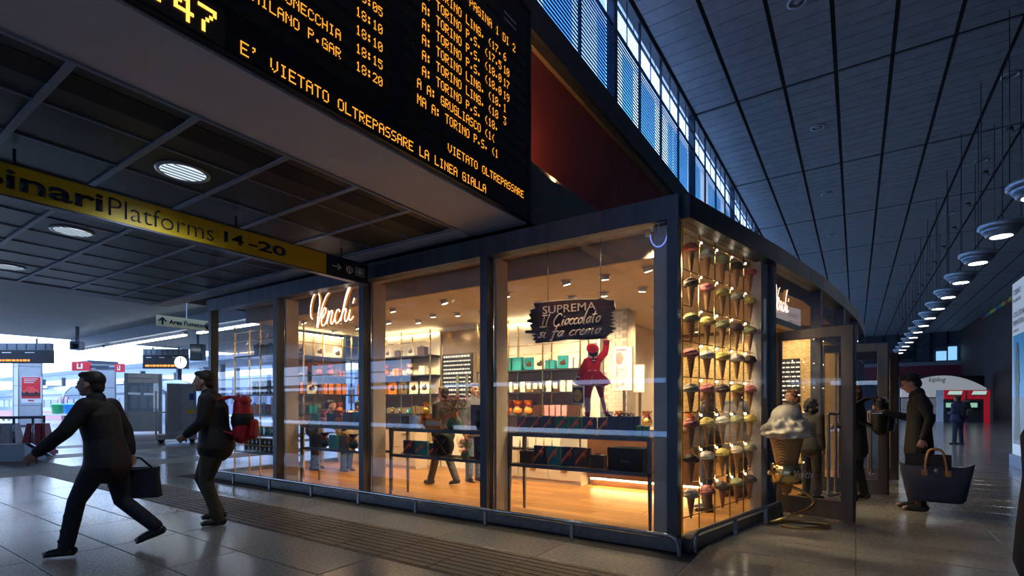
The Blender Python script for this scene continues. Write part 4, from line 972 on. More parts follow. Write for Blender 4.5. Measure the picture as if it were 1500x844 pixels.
# hanging tag with oval emblem, beside the figure
t = thing('oval_emblem_plaque', 'small dark plaque with amber oval held beside the red figure', 'sign', (0,0,0))
MB().prism([pf_(x,y,.0) for x, y in [(-5,420),(70,420),(75,430),(75,550),(65,560),(0,560),(-8,550),(-8,430)]], (0,.01,0)).build('plate', creamc, t)
MB().prism([pf_(x,y,.004) for x, y in [(0,435),(68,435),(68,545),(0,545)]], (0,.004,0)).build('panel', choc, t)
MB().prism([pf_(33+31*math.cos(a*PI/10), 495+45*math.sin(a*PI/10), .008) for a in range(20)], (0,.004,0)).build('oval', mat('amber_oval', (.85,.45,.10), .5, 0, 6, .05), t)
p = pf_(3,500,.009); text('VENCHI', (p.x,p.y,p.z), (1,0,0), (0,0,1), .06*1.1, None, choc, t, .001)
MB().tube([pf_(20,420),pf_(25,395)], .003, 5).build('cord', brass, t)
# ---- round clock seen on the glass beside the corner post
t = thing('wall_clock', 'small pale clock dial with blue rim at the top of the corner pane', 'clock', (0,0,0))
cc = PY(965,342,4.945); b = MB(); b.tube([cc+Vector((.085*math.cos(q*PI/12),0,.13*math.sin(q*PI/12))) for q in range(12,25)], .006, 6); b.build('rim', mat('clock_blue', (.15,.2,.6), .3, 0, 6, .1, emit=(.2,.3,1), es=.7), t)
b = MB()
for q in range(12, 25, 2): b.bar(cc+Vector((.066*math.cos(q*PI/12),0,.10*math.sin(q*PI/12))), cc+Vector((.082*math.cos(q*PI/12),0,.122*math.sin(q*PI/12))), .008, .003, (0,1,0))
b.box(cc.x-.06, cc.x+.06, cc.y-.003, cc.y+.003, cc.z+.10, cc.z+.106); b.build('hour_marks', wht, t)
b = MB(); b.bar(cc+Vector((0,-.004,0)), cc+Vector((0,-.004,.1)), .009, .003, (0,1,0)); b.build('hands', wht, t)

t = thing('uplight', 'warm uplight strip on top of the beam beside the departures board', 'light', (-3.55, 5.7, 4.29))
MB().box(-.05,.05,-.5,.5,0,.04).build('housing', black, t); MB().box(-.04,.04,-.48,.48,.04,.05).build('strip', emis('orange_strip', (1,.42,.15), 5), t)
l = lamp('AREA', 'uplight_lamp', (0,0,.08), 40, (1,.42,.15), .9, (PI,.35,0), sy=.1); l.parent = t

for i, (x, tx_) in enumerate(((-2.95,-2.75),(-2.3,-2.6))):  # spots added to brighten the front of the red figure
    t = thing('window_spotlight', '%s small spotlight above the brush stroke sign' % ['left','right'][i], 'lamp', (x, 5.08, 3.20)); MB().lathe([(.03,.02),(.035,.10)], n=14).build('housing', whouse, t)
    l = lamp('SPOT', 'window_spot', (x, 5.08, 3.19), 45, WARM, .04, None, .9); l.rotation_euler = (Vector((tx_, 5.42, 1.8))-Vector((x,5.08,3.19))).to_track_quat('-Z','Y').to_euler()
# ================================================================ ICE CREAM CONE DISPLAY
FBd = Vector((FB[1][0]-FB[0][0], FB[1][1]-FB[0][1], 0)).normalized(); FBn = Vector((FBd.y,-FBd.x,0))
B0 = Vector((FB[0][0], FB[0][1], 0))-FBn*.12         # inside plane of the rack
def PB(u, v):                                        # pixel on that plane
    d_ = ray(u, v); k = (B0-O).dot(FBn)/d_.dot(FBn); return O+d_*k
def along(u): return (PB(u,600)-B0).dot(FBd)
rods = [along(u) for u in (999.5,1024,1047,1069,1089,1107)]
zr = [.385+.3635*i for i in range(8)]
rk = thing('cone_display_rack', 'brass rod grid inside the entrance window, hung with cones and lights', 'display', tuple(B0))
for s in rods: MB().tube([FBd*s+Vector((0,0,.06)), FBd*s+Vector((0,0,3.30))], .009, 6).build('rod', brass, rk)
for z in [zr[0]-.14]+[q+.20 for q in zr]: MB().tube([FBd*rods[0]+Vector((0,0,z)), FBd*rods[-1]+Vector((0,0,z))], .006, 6).build('rail', brass, rk)
MB().bar(FBd*rods[0]+Vector((0,0,.05)), FBd*rods[-1]+Vector((0,0,.05)), .04, .025).build('foot_rail', brass, rk)
bulb = MB().ell((0,0,0), .0095,.0095,.012,8,6).mesh('bulb'); bulb.materials.append(emis('bulb_white', (1,.86,.6), 24))
for s in rods[1:]:
    for z in zr: link('bulb', bulb, rk, tuple(FBd*s+FBn*.025+Vector((0,0,z+.17))))
def scoop_mesh(seed, n=40, m=22):
    r_ = random.Random(seed); b = MB(); vs = []; fs = []; ph = r_.uniform(0,6)
    for i in range(m+1):
        t_ = i/m; th = PI*t_
        for k in range(n):
            g = 2*PI*k/n
            r = .081*(math.sin(th)**.85)*(1-.06*math.cos(th)) if 0 < i < m else .0
            z = .062*math.cos(th) if th < PI/2 else .034*math.cos(th)
            w_ = math.sin(g*3+t_*22+ph)*.05+math.sin(g*7-t_*15+ph*2)*.035+math.sin(g*2+t_*34)*.045+r_.uniform(-.01,.01)
            q = 1+w_*(1 if t_ < .75 else .4)
            if .55 < t_ < .8: q += .05*math.sin(g*9+ph)
            vs.append((r*q*math.cos(g), r*q*math.sin(g), z*(1+w_*.8)+.02))
    for i in range(m):
        for k in range(n): fs.append(((i+1)*n+k, (i+1)*n+(k+1)%n, i*n+(k+1)%n, i*n+k))
    b.add(vs, fs, True); me = b.mesh('scoop'); return me
wm_ = bpy.data.materials.new('wafer'); wm_.use_nodes = True; n_t = wm_.node_tree; bs = n_t.nodes['Principled BSDF']
tcn = n_t.nodes.new('ShaderNodeTexCoord'); wv = n_t.nodes.new('ShaderNodeTexWave'); wv.inputs['Scale'].default_value = 26; wv.bands_direction = 'DIAGONAL'
cr = n_t.nodes.new('ShaderNodeValToRGB'); cr.color_ramp.elements[0].color = (.30,.14,.05,1); cr.color_ramp.elements[1].color = (.58,.33,.14,1)
bpn = n_t.nodes.new('ShaderNodeBump'); bpn.inputs['Distance'].default_value = .004; bpn.inputs['Strength'].default_value = .5
n_t.links.new(tcn.outputs['Object'], wv.inputs['Vector']); n_t.links.new(wv.outputs['Fac'], cr.inputs['Fac']); n_t.links.new(cr.outputs['Color'], bs.inputs['Base Color'])
n_t.links.new(wv.outputs['Fac'], bpn.inputs['Height']); n_t.links.new(bpn.outputs['Normal'], bs.inputs['Normal']); bs.inputs['Roughness'].default_value = .6
cone = MB().lathe([(.004,-.225),(.012,-.215),(.040,-.02),(.046,.0),(.042,.004)], n=18).mesh('wafer_cone'); cone.materials.append(wm_)
IC = {'pink':(.72,.25,.24),'white':(.70,.66,.58),'green':(.36,.38,.18),'brown':(.07,.045,.04),'yellow':(.72,.58,.16),'cream':(.66,.60,.46),'orange':(.62,.16,.10),'grey':(.40,.38,.36)}
ICM = {k: mat('ice_'+k, v, .6, 0, 40, .12, .25, stretch='obj') for k, v in IC.items()}
scs = [scoop_mesh(s) for s in (1,2,3)]
for m in scs: m.materials.append(ICM['pink'])
rowsc = [['orange','grey','green','brown','orange'],['brown','pink','yellow','cream','yellow'],['green','yellow','green','brown','green'],['pink','white','yellow','white','brown'],
         ['cream','pink','brown','yellow','pink'],['pink','yellow','white','green','yellow'],['brown','white','yellow','cream','green'],['white','pink','brown','green','brown']]
hook = MB().tube([(0,0,.07),(0,0,.14)], .003, 5).mesh('hook'); hook.materials.append(brass)
RN = ['top row','second row','third row','fourth row','fifth row','sixth row','seventh row','bottom row']; CN = ['leftmost column','second column','middle column','fourth column','rightmost column']
for r in range(8):
    for c in range(5):
        s = (rods[c]+rods[c+1])/2; z = zr[7-r]+.055+(c*.012 if r < 7 else 0)*.5
        p = B0+FBd*s+Vector((0,0,z))
        t = thing('ice_cream_cone', '%s ice cream cone, %s, %s of the entrance window' % (rowsc[r][c], RN[r], CN[c]), 'ice cream', tuple(p), R.uniform(0,6), 'ice cream cones hung in the entrance window')
        q = link('scoop', scs[(r*5+c)%3], t, mo=ICM[rowsc[r][c]]); link('wafer_cone', cone, t); link('hook', hook, t)
# ---- giant cone on its brass stand
D_ = 6.1
def PD(u, v, dep):
    d_ = ray(u, v); return O+d_*dep
gp = PD(1152, 642, 5.95)
t = thing('giant_ice_cream_cone', 'giant white ice cream cone held in a brass ring at the entrance', 'ice cream', tuple(gp), .5)
big = scoop_mesh(9, 90, 54)
for v in big.vertices:
    x, y, z = v.co; a = math.atan2(y,x)
    k = 2.85*(1+.06*math.sin(5*a+z*60)+.045*math.sin(11*a-z*90)+.03*math.sin(19*a+z*150)); v.co = (x*k*1.06, y*k*1.06, z*3.2+.02)
big.materials.append(mat('ice_giant', (.66,.62,.52), .6, 0, 14, .12, .9, stretch='obj')); link('scoop', big, t)
MB().ell((0,0,.25), .165,.165,.145,26,14).build('top_scoop', mat('ice_giant', (.66,.62,.52)), t)
b = MB().lathe([(.012,-.66),(.05,-.62),(.165,-.05),(.18,.0),(.16,.02)], n=32); b.build('wafer_cone', wm_, t)
st_ = thing('brass_cone_stand', 'curled brass tube stand with a round cuff, standing on the floor', 'stand', (gp.x, gp.y, 0), 0)
right = Vector((cs,sn,0)); fw = Vector((-sn,cs,0))
MB().lathe([(.163,.35+.14),(.163,.70+.0),(.157,.70),(.157,.49)], n=36).build('cuff', mat('polished_brass', (.80,.62,.28), .14, 1, 20, .05), st_)
text('Venchi', tuple(right*.0-fw*.168+Vector((0,0,.56))), right, (0,0,1), .22, .09, wht, st_, .003, shear=.3)
MB().ell(tuple(-right*.19+Vector((0,0,.60))), .03,.03,.035).build('knob', brass, st_)
spt = [(-.02,.16,.60),(.0,.17,.47),(.12,.12,.42),(.24,.04,.36),(.27,-.08,.28),(.16,-.16,.21),(-.04,-.17,.14),(-.17,-.14,.08),(-.21,-.06,.04),(-.13,.05,.022),(.08,.10,.018),(.32,.02,.018),(.42,-.10,.018),(.34,-.20,.018),(.12,-.25,.018),(-.05,-.2,.018),(-.12,-.12,.018)]
MB().tube(catmull([right*a_+fw*b_+Vector((0,0,c_)) for a_, b_, c_ in spt], 7), .017, 10).build('curl_tube', brass, st_)
# ---- bumper rails on the floor
railm = mat('rail_steel', (.30,.34,.40), .25, .9, 14, .1)
t = thing('bumper_rail', 'low steel tube rail along the long window front', 'rail', (0,0,0))
MB().tube([(-10.15,4.70,.19)]+catmull([(-1.50,4.70,.19),(-1.42,4.70,.188),(-1.36,4.70,.16),(-1.335,4.70,.10),(-1.33,4.70,0)], 5), .019, 10).build('rail', railm, t)
for u in (342,395,456,525,609,711,838): p = PY(u, 700, 4.70); MB().box(p.x-.018, p.x+.018, 4.685, 4.715, 0, .18).build('post', railm, t)
t = thing('bumper_rail', 'low steel tube rail beside the entrance window', 'rail', (0,0,0))
a = Vector((FB[0][0],FB[0][1],0))+FBn*.14; MB().tube(catmull([a-FBd*.0, a+FBd*.005+Vector((0,0,.10)), a+FBd*.03+Vector((0,0,.165)), a+FBd*.10+Vector((0,0,.19)), a+FBd*.16+Vector((0,0,.19))], 5)+catmull([a+FBd*2.1+Vector((0,0,.19)), a+FBd*2.18+Vector((0,0,.185)), a+FBd*2.25+Vector((0,0,.14)), a+FBd*2.28], 5), .019, 10).build('rail', railm, t)
for s in (.9, 1.75): p = a+FBd*s; MB().box(p.x-.018, p.x+.018, p.y-.015, p.y+.015, 0, .18).build('post', railm, t)
# spot that lights the rack from the pocket
t = thing('rack_spotlight', 'bright bare spotlight behind the corner post near the cones', 'lamp', tuple(PB(1002,413)-FBn*.25))
MB().lathe([(.03,-.04),(.042,.03),(.04,.035)], n=16, ax='x').build('housing', whouse, t); MB().ell((.03,-.0,0), .028,.028,.028).build('lamp_face', emis('star_lamp', (1,.85,.6), 90), t)
MB().tube([(0,0,.03),(0,0,3.30-t.location.z)], .007, 6).build('stem', brass, t)
for i in range(4):  # extra spots added to brighten the cones and the floor outside
    p = B0+FBd*(.35+.5*i)-FBn*.45+Vector((0,0,3.2))
    l = lamp('SPOT', 'rack_light', tuple(p), 120, WARM, .05, (0,0,0), 1.7)
    dvec = (B0+FBd*(.35+.5*i)+Vector((0,0,1.0)))-p; l.rotation_euler = dvec.to_track_quat('-Z','Y').to_euler()
    tt = thing('pocket_spotlight', '%s small spotlight from the corner above the cone window' % ORD[i], 'lamp', tuple(p+Vector((0,0,.02)))); MB().lathe([(.035,.0),(.035,.08)], n=14).build('housing', whouse, tt)
# ================================================================ PLATFORM SIDE (left)
colm = mat('column_panel', (.36,.38,.42), .45, .1, 4, .06)
def column(u0, u1, vb, label, dark=False):
    a = GZ(u0, vb); c = GZ(u1, vb); w_ = (c-a).length; m = (a+c)/2
    t = thing('column', label, 'column', (m.x, m.y, 0))
    s = w_*.33
    MB().box(-s, s, -s, s, .12, 4.3).build('shaft', colm, t); MB().box(-s-.03, s+.03, -s-.03, s+.03, 0, .12).build('base', steel, t)
    for z in (1.3, 2.5, 3.7): MB().box(-s-.006, s+.006, -s-.006, s+.006, z, z+.02).build('joint', black_m, t)
    for x, y in ((s,s),(s,-s),(-s,s),(-s,-s)): MB().box(x-.03, x+.03, y-.03, y+.03, .12, 4.3).build('corner_strip', steel_l, t)
    MB().box(-s-.12, s+.12, -s-.12, s+.12, 4.15, 4.3).build('capital', steel, t)
    return t, m, s
c1, m1, s1 = column(121, 168, 622, 'square grey clad platform column behind the walking person')
c2_, m2, s2 = column(21, 60, 625, 'square grey platform column bearing the red car poster')
c3_, m3, s3 = column(293, 312, 618, 'steel clad column beside the left end of the shop')
def plane_box(u0, u1, v0, v1, dep, th, name, label, cat, m, part='panel'):
    """board squarely facing the concourse at a given distance along the view"""
    a = O+ray(u0, v1)*dep; c = O+ray(u1, v0)*dep
    t = thing(name, label, cat, (a.x, a.y, a.z)); w_ = (c.x-a.x)/cs; t.rotation_euler = (0,0,YAW); h = c.z-a.z
    MB().box(0, w_, 0, th, 0, h).build(part, m, t)
    return t, w_, h
# poster
dp = 1.4*F/(625-HZ)*.93
t, w_, h = plane_box(31, 60, 552, 590, dp, .06, 'wall_poster', 'red advertising poster with a small red car on the platform column', 'poster', white_p)
MB().box(.03, w_-.03, -.01, 0, h*.16, h-.03).build('print', mat('poster_red', (.62,.015,.02), .4, 0, 5, .08), t)
MB().box(.03, w_-.03, -.015, -.01, h*.24, h*.42).build('dark_band', mat('poster_dark', (.06,.008,.01), .4, 0, 5, .08), t)
b = MB(); b.prism([(w_*q, -.02, h*z) for q, z in [(.1,.38),(.12,.46),(.25,.52),(.35,.62),(.6,.62),(.75,.52),(.9,.47),(.92,.38)]], (0,.005,0)); b.build('car_print', mat('poster_car', (.8,.06,.05), .3, 0, 5, .08), t)
b = MB(); b.lathe([(.09,-.025),(.09,-.02)], (w_*.27,0,h*.39), 14, 'y').lathe([(.09,-.025),(.09,-.02)], (w_*.75,0,h*.39), 14, 'y'); b.build('wheels_print', black, t)
for i in range(3): MB().box(w_*.15, w_*(.85-.1*i), -.016, -.01, h*(.90-.07*i), h*(.925-.07*i)).build('headline', white_p, t)
MB().box(w_*.35, w_*.65, -.006, 0, h*.05, h*.11).build('footer_mark', mat('dull_red', (.5,.05,.05), .4, 0, 5, .08), t)
# hanging train information displays
for (u0,u1,v0,v1,dep,lab,ck) in ((-40,73,513,532,26,'black hanging train display with amber line, far left',0),(209,273,520,540,30,'black hanging train display with round clock near the shop',1)):
    t, w_, h = plane_box(u0, u1, v0, v1, dep, .25, 'train_display', lab, 'display', black, 'case')
    b = MB(); b.box(0, w_, .02, .22, h, h+.35); b.build('hood', mat('ribbed_grey', (.16,.18,.22), .5, .3, 9, .1), t)
    for k in range(8): MB().box(w_*(k+.5)/8-.02, w_*(k+.5)/8+.02, 0, .02, h+.03, h+.32).build('rib', steel, t)
    b = MB(); x = w_*.06
    while x < w_*.75: q = R.uniform(.05,.28); b.box(x, x+q, -.01, 0, h*.14, h*.28); x += q+.05
    b.build('amber_line', emis('amber_far', (1,.28,.05), 1.6), t, kind='stuff')
    for k in range(3): MB().box(w_*(.08+.3*k), w_*(.2+.3*k), -.01, 0, h*.78, h*.84).build('heading', wl_, t)
    if ck:
        MB().lathe([(.36,-.02),(.36,0)], (w_*.87,0,h*.45), 24, 'y').build('clock_dial', emis('clock_dial', (.85,.92,1), 1.1), t); MB().box(w_*.87-.02, w_*.87+.02, -.03, -.02, h*.45, h*.45+.25).build('clock_hand', black, t)
    zt = 0
    for x in (w_*.2, w_*.8): MB().box(x-.03, x+.03, .1, .16, h+.35, 4.75-t.location.z).build('hanger', steel, t)
# red fire point signs
for (u0,u1,v0,v1,lab) in ((105,131,530,543,'red fire hose sign on the left of the platform column'),(168,181,533,545,'red fire hose sign on the right of the platform column')):
    t, w_, h = plane_box(u0, u1, v0, v1, 33.5, .12, 'fire_sign', lab, 'sign', mat('sign_red', (.60,.02,.03), .4, 0, 5, .08))
    MB().box(w_*.3, w_*.62, -.01, 0, h*.2, h*.8).build('pictogram', wl_, t); MB().box(w_*.38, w_*.52, -.02, -.01, h*.35, h*.8).build('flame_mark', mat('sign_red', (.6,.02,.03)), t); MB().box(w_*.4+(-1.6 if u0 > 150 else 0), w_*.6+(0 if u0 > 150 else 1.6), .12, .2, h*.3, h*.6).build('bracket', steel, t)
# glass timetable case
gp_ = GZ(182, 636); t = thing('timetable_case', 'tall glazed timetable case standing on the platform floor', 'notice board', (gp_.x, gp_.y, 0), YAW+.5)
q = 1.45; H = 2.85
b = MB()
for x in (0, q-.12): b.box(x, x+.12, 0, .3, 0, H)
b.build('frame_post', steel_l, t)
MB().box(.12, q-.12, .05, .25, H-.45, H).build('header', white_p, t); MB().box(.12, q-.12, .05, .25, .1, 1.05).build('lower_panel', mat('pale_panel', (.50,.56,.62), .4, .1, 5, .06), t)
MB().box(.12, q-.12, .08, .2, 1.05, H-.45).build('sheet_panel', mat('timetable_sheet', (.38,.52,.68), .4, 0, 9, .12), t); MB().box(.12, q-.12, .04, .05, 1.05, H-.45).build('pane', glass, t)
for k in range(3): MB().box(.25+k*(q-.4)/3, .15+(k+1)*(q-.4)/3, .07, .08, 1.2, H-.6).build('timetable', mat('timetable_paper', (.55,.65,.75), .5, 0, 20, .15), t)
text('Partenze  Departures', (.2,.045,H-.28), (1,0,0), (0,0,1), (q-.4)*.8, None, navyp, t, .004)
# wheelchair lift
gp_ = GZ(229, 649); k = 1.25
t = thing('wheelchair_lift', 'grey mobile wheelchair lift with white guard rail near the trains', 'lift', (gp_.x, gp_.y, 0), YAW+.55)
MB().box(0, k, -.3, .55, .12, .3).build('chassis', white_p, t)
MB().box(k*.25, k*.98, 0, .5, .3, 2.15).build('housing', mat('lift_grey', (.34,.37,.42), .45, .2, 5, .08), t)
MB().box(k*.62, k*.9, -.01, 0, .5, 2.0).build('door_panel', mat('lift_pale', (.42,.45,.5), .45, .2, 5, .08), t)
MB().box(k*.80, k*.93, -.02, -.01, 1.55, 1.8).build('blue_sticker', mat('sign_blue', (.03,.08,.4), .4, 0, 5, .08), t); MB().box(k*.75, k*.93, -.02, -.01, 1.05, 1.2).build('yellow_sticker', yel, t)
b = MB(); b.tube([(0,-.2,.3),(0,-.2,1.85),(k*.24,-.2,1.85),(k*.24,-.2,.3)], .03, 8); b.tube([(0,-.2,1.1),(k*.24,-.2,1.1)], .025, 8); b.build('guard_rail', wl_, t)
for x in (.15, k-.15):
    for y in (-.2, .45): MB().lathe([(.1,-.04),(.1,.04)], (x,y,.10), 16, 'y').build('wheel', black, t)
b = MB(); b.prism([(k*.3,-.35,.3),(k,-.35,.62),(k,-.35,.3)], (0,.06,0)); b.build('ramp_plate', white_p, t)
# low granite parapet with rail, plastic barriers
pa = GZ(-30, 690); pb = GZ(66, 666)
t = thing('stair_parapet', 'low granite parapet with sloped end at the left edge', 'wall', (0,0,0))
a = GZ(-40,678); c = GZ(36,676); e = GZ(68,672)
dd = (e-a).normalized(); nn = Vector((-dd.y,dd.x,0)); bp = []
for p, z in ((a,.42),(c,.42),(e,.06)): bp.append((p,z))
b = MB()
for (p,z0),(r_,z1) in zip(bp, bp[1:]): b.hexa([p, r_, r_+nn*.35, p+nn*.35], [p+Vector((0,0,z0)), r_+Vector((0,0,z1)), r_+nn*.35+Vector((0,0,z1)), p+nn*.35+Vector((0,0,z0))])
b.build('granite_body', mat('speckled_granite', (.20,.24,.30), .4, 0, 60, .3, col2=(.34,.38,.44)), t)
b = MB(); b.bar(c+nn*.17+Vector((0,0,.43)), e+nn*.17+Vector((0,0,.07)), .3, .03); b.build('capping', steel_l, t)
t = thing('handrail', 'bent steel handrail standing on the granite parapet', 'rail', (0,0,0))
q = [a+nn*.17+dd*x for x in ((c-a).length-.75, (c-a).length-.1)]
b = MB(); b.tube(catmull([q[0]+Vector((0,0,.42)), q[0]+Vector((0,0,.9)), q[0]+dd*.08+Vector((0,0,1.05)), q[0]+dd*.4+Vector((0,0,1.06)), q[1]+dd*.35+Vector((0,0,1.06))], 5), .035, 8); b.build('handrail_tube', railm, t)
for x in (.45, .8): b = MB(); b.tube([q[0]+dd*x+Vector((0,0,1.05)), q[0]+dd*x+Vector((0,0,.42 if x < .7 else .30))], .028, 8); b.build('post', railm, t)
for (u,vb,col,nm) in ((8,664,(.62,.64,.68),'white'),(52,664,(.45,.02,.05),'red')):
    g_ = GZ(u+4, vb); t = thing('road_barrier', '%s plastic road barrier behind the granite parapet' % nm, 'barrier', (g_.x, g_.y, 0), YAW+.2)
    m_ = mat('barrier_'+nm, col, .4, 0, 5, .08)
    MB().hexa([(-.33,-.22,0),(.33,-.22,0),(.33,.22,0),(-.33,.22,0)], [(-.22,-.1,.85),(.22,-.1,.85),(.22,.1,.85),(-.22,.1,.85)]).build('body', m_, t)
    for x in (-.15,.15): MB().bar((x,-.20,.12),(x*.8,-.12,.78), .06, .03, (0,1,0)).build('rib', m_, t)
    MB().box(-.35,.35,-.25,.25,0,.07).build('foot', m_, t)
# bench and recycling bags
b0 = GZ(36, 620); t = thing('bench', 'long pale bench slab on dark blocks by the trains', 'bench', (b0.x, b0.y, 0), YAW)
MB().box(0, 5.6, 0, 1, .55, .68).build('seat', white_p, t)
for x in (.4, 2.7, 4.9): MB().box(x, x+.4, .2, .8, 0, .55).build('leg', black, t)
for i, (u, c_, nm) in enumerate(((72,(.03,.35,.12),'green'),(85,(.02,.25,.65),'blue'),(97,(.45,.38,.12),'yellow'))):
    t = thing('recycling_bin', '%s recycling tub standing on the bench' % nm, 'bin', tuple(b0+Vector((cs,sn,0))*(1.95+.95*i)+Vector((-sn,cs,0))*.5+Vector((0,0,.68))))
    q = (.36,.42,.30)[i]
    MB().lathe([(q*.75,0),(q*.85,.1),(q,.62),(q*1.06,.64)], n=16).build('tub', mat('bag_'+nm, c_, .35, 0, 5, .15), t)
    MB().lathe([(q*1.08,.64),(q*1.1,.70),(q*.3,.76)], n=16).build('lid', mat('bag_lid_'+nm, tuple(min(1,q_*1.6+.05) for q_ in c_), .4, 0, 5, .1), t)
# security camera, tube lights, monitor
t, w_, h = plane_box(102, 116, 500, 512, 22, .3, 'security_camera', 'small security camera hung below the canopy beam', 'camera', steel, 'housing'); MB().lathe([(.1,-.08),(.1,.0)], (w_*.5,0,h*.4), 14, 'y').build('lens', black, t); MB().box(w_*.4, w_*.6, .1, .2, h, 4.75-t.location.z).build('bracket', steel, t)
for i, (xa, xb) in enumerate(((-21,-15.5),(-29.5,-22),(-33.8,-30.5))):
    t = thing('tube_light', '%s long white tube light under the canopy beam' % ['right','middle','left'][i], 'light', (xa, 9.6, 4.10))
    MB().box(0,xb-xa,-.06,.06,.06,.18).build('housing', white_p, t); MB().box(.02,xb-xa-.02,-.07,.05,0,.06).build('tube', emis('tube_white', (.85,.93,1), 6), t)
t, w_, h = plane_box(278, 296, 504, 528, 24, .3, 'monitor', 'dark hanging monitor seen edge on near the shop corner', 'screen', black, 'case'); MB().box(.05, w_-.05, -.01, 0, .05, h-.05).build('screen', mat('screen_dark', (.08,.12,.16), .15, 0, 5, .1), t); MB().box(w_*.45, w_*.55, .1, .2, h, 4.75-t.location.z).build('bracket', steel, t)
# ---- train with red stripe
TY = 17.0; train_w = mat('train_white', (.20,.24,.30), .25, .3, 5, .06); train_r = mat('train_red', (.30,.012,.03), .3, .2, 5, .08); winm = mat('train_window', (.02,.03,.05), .1, .2, 5, .1)
for k in range(3):
    x1 = -38.5-26*k-.0; x0 = x1-25.6
    t = thing('train_carriage', '%s silver and red train carriage %s' % (['leading','second','third'][k], ['with sloping nose beyond the platform','behind the leading one','at the rear'][k]), 'train', (x1, TY, -.9))
    L_ = x0-x1
    prof = [(0,.5),(0,2.6),(.25,3.5),(.7,4.0),(1.3,4.15),(2.0,4.0),(2.6,3.4),(2.8,2.6),(2.8,.5)]
    b = MB(); nose = [(0,1.0,1.0),(2.2,.92,.8)] if k == 0 else []
    secs = ([(-.0,.30,.35),(-.8,.62,.55),(-2.2,.86,.80),(-4.5,1,1)] if k == 0 else [(-.0,1,1)])+[(L_,1,1)]
    vs = []
    for (xx, sy_, sz_) in secs:
        for (py, pz_) in prof: vs.append((xx, 1.4+(py-1.4)*sy_, .5+(pz_-.5)*sz_))
    n_ = len(prof); fs = []
    for i in range(len(secs)-1):
        for j in range(n_-1): fs.append((i*n_+j, i*n_+j+1, (i+1)*n_+j+1, (i+1)*n_+j))
    fs += [tuple(range(n_)), tuple((len(secs)-1)*n_+j for j in range(n_))[::-1]]
    b.add(vs, fs, True).build('body', train_w, t)
    xa = -4.5 if k == 0 else -.1
    MB().box(L_+.1, xa, -.03, 0, .75, 1.55).build('red_stripe', train_r, t); MB().box(L_+.1, xa, -.02, 0, .45, .75).build('skirt', black, t)
    MB().box(L_+.1, xa, -.015, 0, 3.15, 3.28).build('grey_line', steel, t)
    x = xa-1.2; i = 0
    while x > L_+2: MB().box(x-1.7, x, -.02, 0, 1.95, 2.75).build('window', winm, t); x -= 2.15; i += 1
    for x in (xa-.2, L_+1.2): MB().box(x-.85, x, -.02, 0, .9, 3.0).build('door', mat('train_door', (.30,.05,.08), .3, .2, 5, .1), t)
    for x in (-7,-13,-19): MB().box(x-2.4, x, .6, 2.1, 4.0, 4.3).build('roof_unit', steel_l, t)
    if k == 0: b = MB(); b.prism([(-2.4,.25,2.35),(-4.4,.0,3.2),(-4.4,.0,3.5),(-3.2,.2,3.0),(-1.5,.42,2.2)], (0,-.05,.02)); b.build('windscreen', winm, t)
    for x in (-5, -20):
        for q in (0, 2.4): MB().lathe([(.45,-.06),(.45,.06)], (x-q, .3, .45), 16, 'y').build('wheel', black_m, t)
# canopies of the platforms beyond
canm = mat('far_canopy', (.20,.24,.30), .6, 0, 3, .08)
for i, (y, z) in enumerate(((23,5.2),(34,6.2))):
    t = thing('platform_canopy', '%s pale platform canopy beyond the trains' % ['nearer','farther'][i], 'canopy', (-100, y, 0))
    MB().box(-20, 64, 0, 5, z, z+.35).build('roof', canm, t); MB().box(-20, 64, -.1, 0, z+.05, z+.5).build('fascia', canm, t)
    for k in range(9): MB().box(-14+9*k, -13.6+9*k, 2.2, 2.6, -.9, z).build('post', steel, t)
far_b = thing('far_building', 'long pale station building far beyond the tracks', 'building', (-130, 60, 0))
MB().box(0, 95, 0, 8, -1, 7).build('wall', mat('far_wall', (.14,.17,.24), .8, 0, 1, .1), far_b); MB().box(-.3, 95.3, -.3, 8.3, 7, 7.5).build('cornice', canm, far_b)
for k in range(30): MB().box(1.5+3.1*k, 3.2+3.1*k, -.05, 0, 1.5, 4.6).build('window', winm, far_b)
# ---- unseen wall added behind the camera, its gaps shaping the sky mirrored in glass
t = sroot('wall_front'); fm_ = mat('front_wall_dark', (.035,.04,.055), .6, 0, 1, .2)
MB().box(-70, 12, -16.3, -16.0, 0, 2.5).build('lower_wall', fm_, t)
MB().box(-26, 12, -16.3, -16.0, 2.75, 9.9).build('upper_wall', fm_, t)
MB().box(-70, -26, -16.3, -16.0, 2.75, 3.0).build('lintel', fm_, t); MB().box(-70, -26, -16.3, -16.0, 4.6, 9.9).build('upper_wall', fm_, t)
for k in range(14): MB().box(-68+6*k, -67.7+6*k, -16.2, -16.0, 2.5, 4.6).build('mullion', frame_m, t)
MB().box(-70, -26, -16.18, -16.10, 3.75, 3.82).build('transom', frame_m, t)
# ================================================================ FAR RIGHT
# poster totem
t = thing('poster_totem', 'tall white poster totem with blue and yellow picture at the right edge', 'poster', (3.0, 13.6, 0))
MB().box(0, .25, 0, 2.62, .25, 4.15).build('case', mat('totem_white', (.55,.60,.66), .4, 0, 5, .05, emit=(.6,.7,.8), es=.25), t); MB().box(-.05,.3,-.03,2.65,0,.25).build('plinth', steel, t)
MB().box(-.01, 0, .1, 2.5, .5, 2.95).build('blue_print', mat('poster_blue', (.02,.25,.50), .4, 0, 2, .2, emit=(.02,.25,.5), es=.2), t)
MB().box(-.014, -.01, .1, 2.5, .5, 1.55).build('yellow_print', mat('poster_sand', (.50,.36,.12), .4, 0, 4, .2), t)
def pt(y, z, o): return (-o, y, z)
wq = 2.12
b = MB(); b.ell((-.02,wq,2.62), .006,.07,.10,12,8); b.build('printed_face', mat('print_skin', (.55,.32,.22), .5, 0, 5, .1), t)
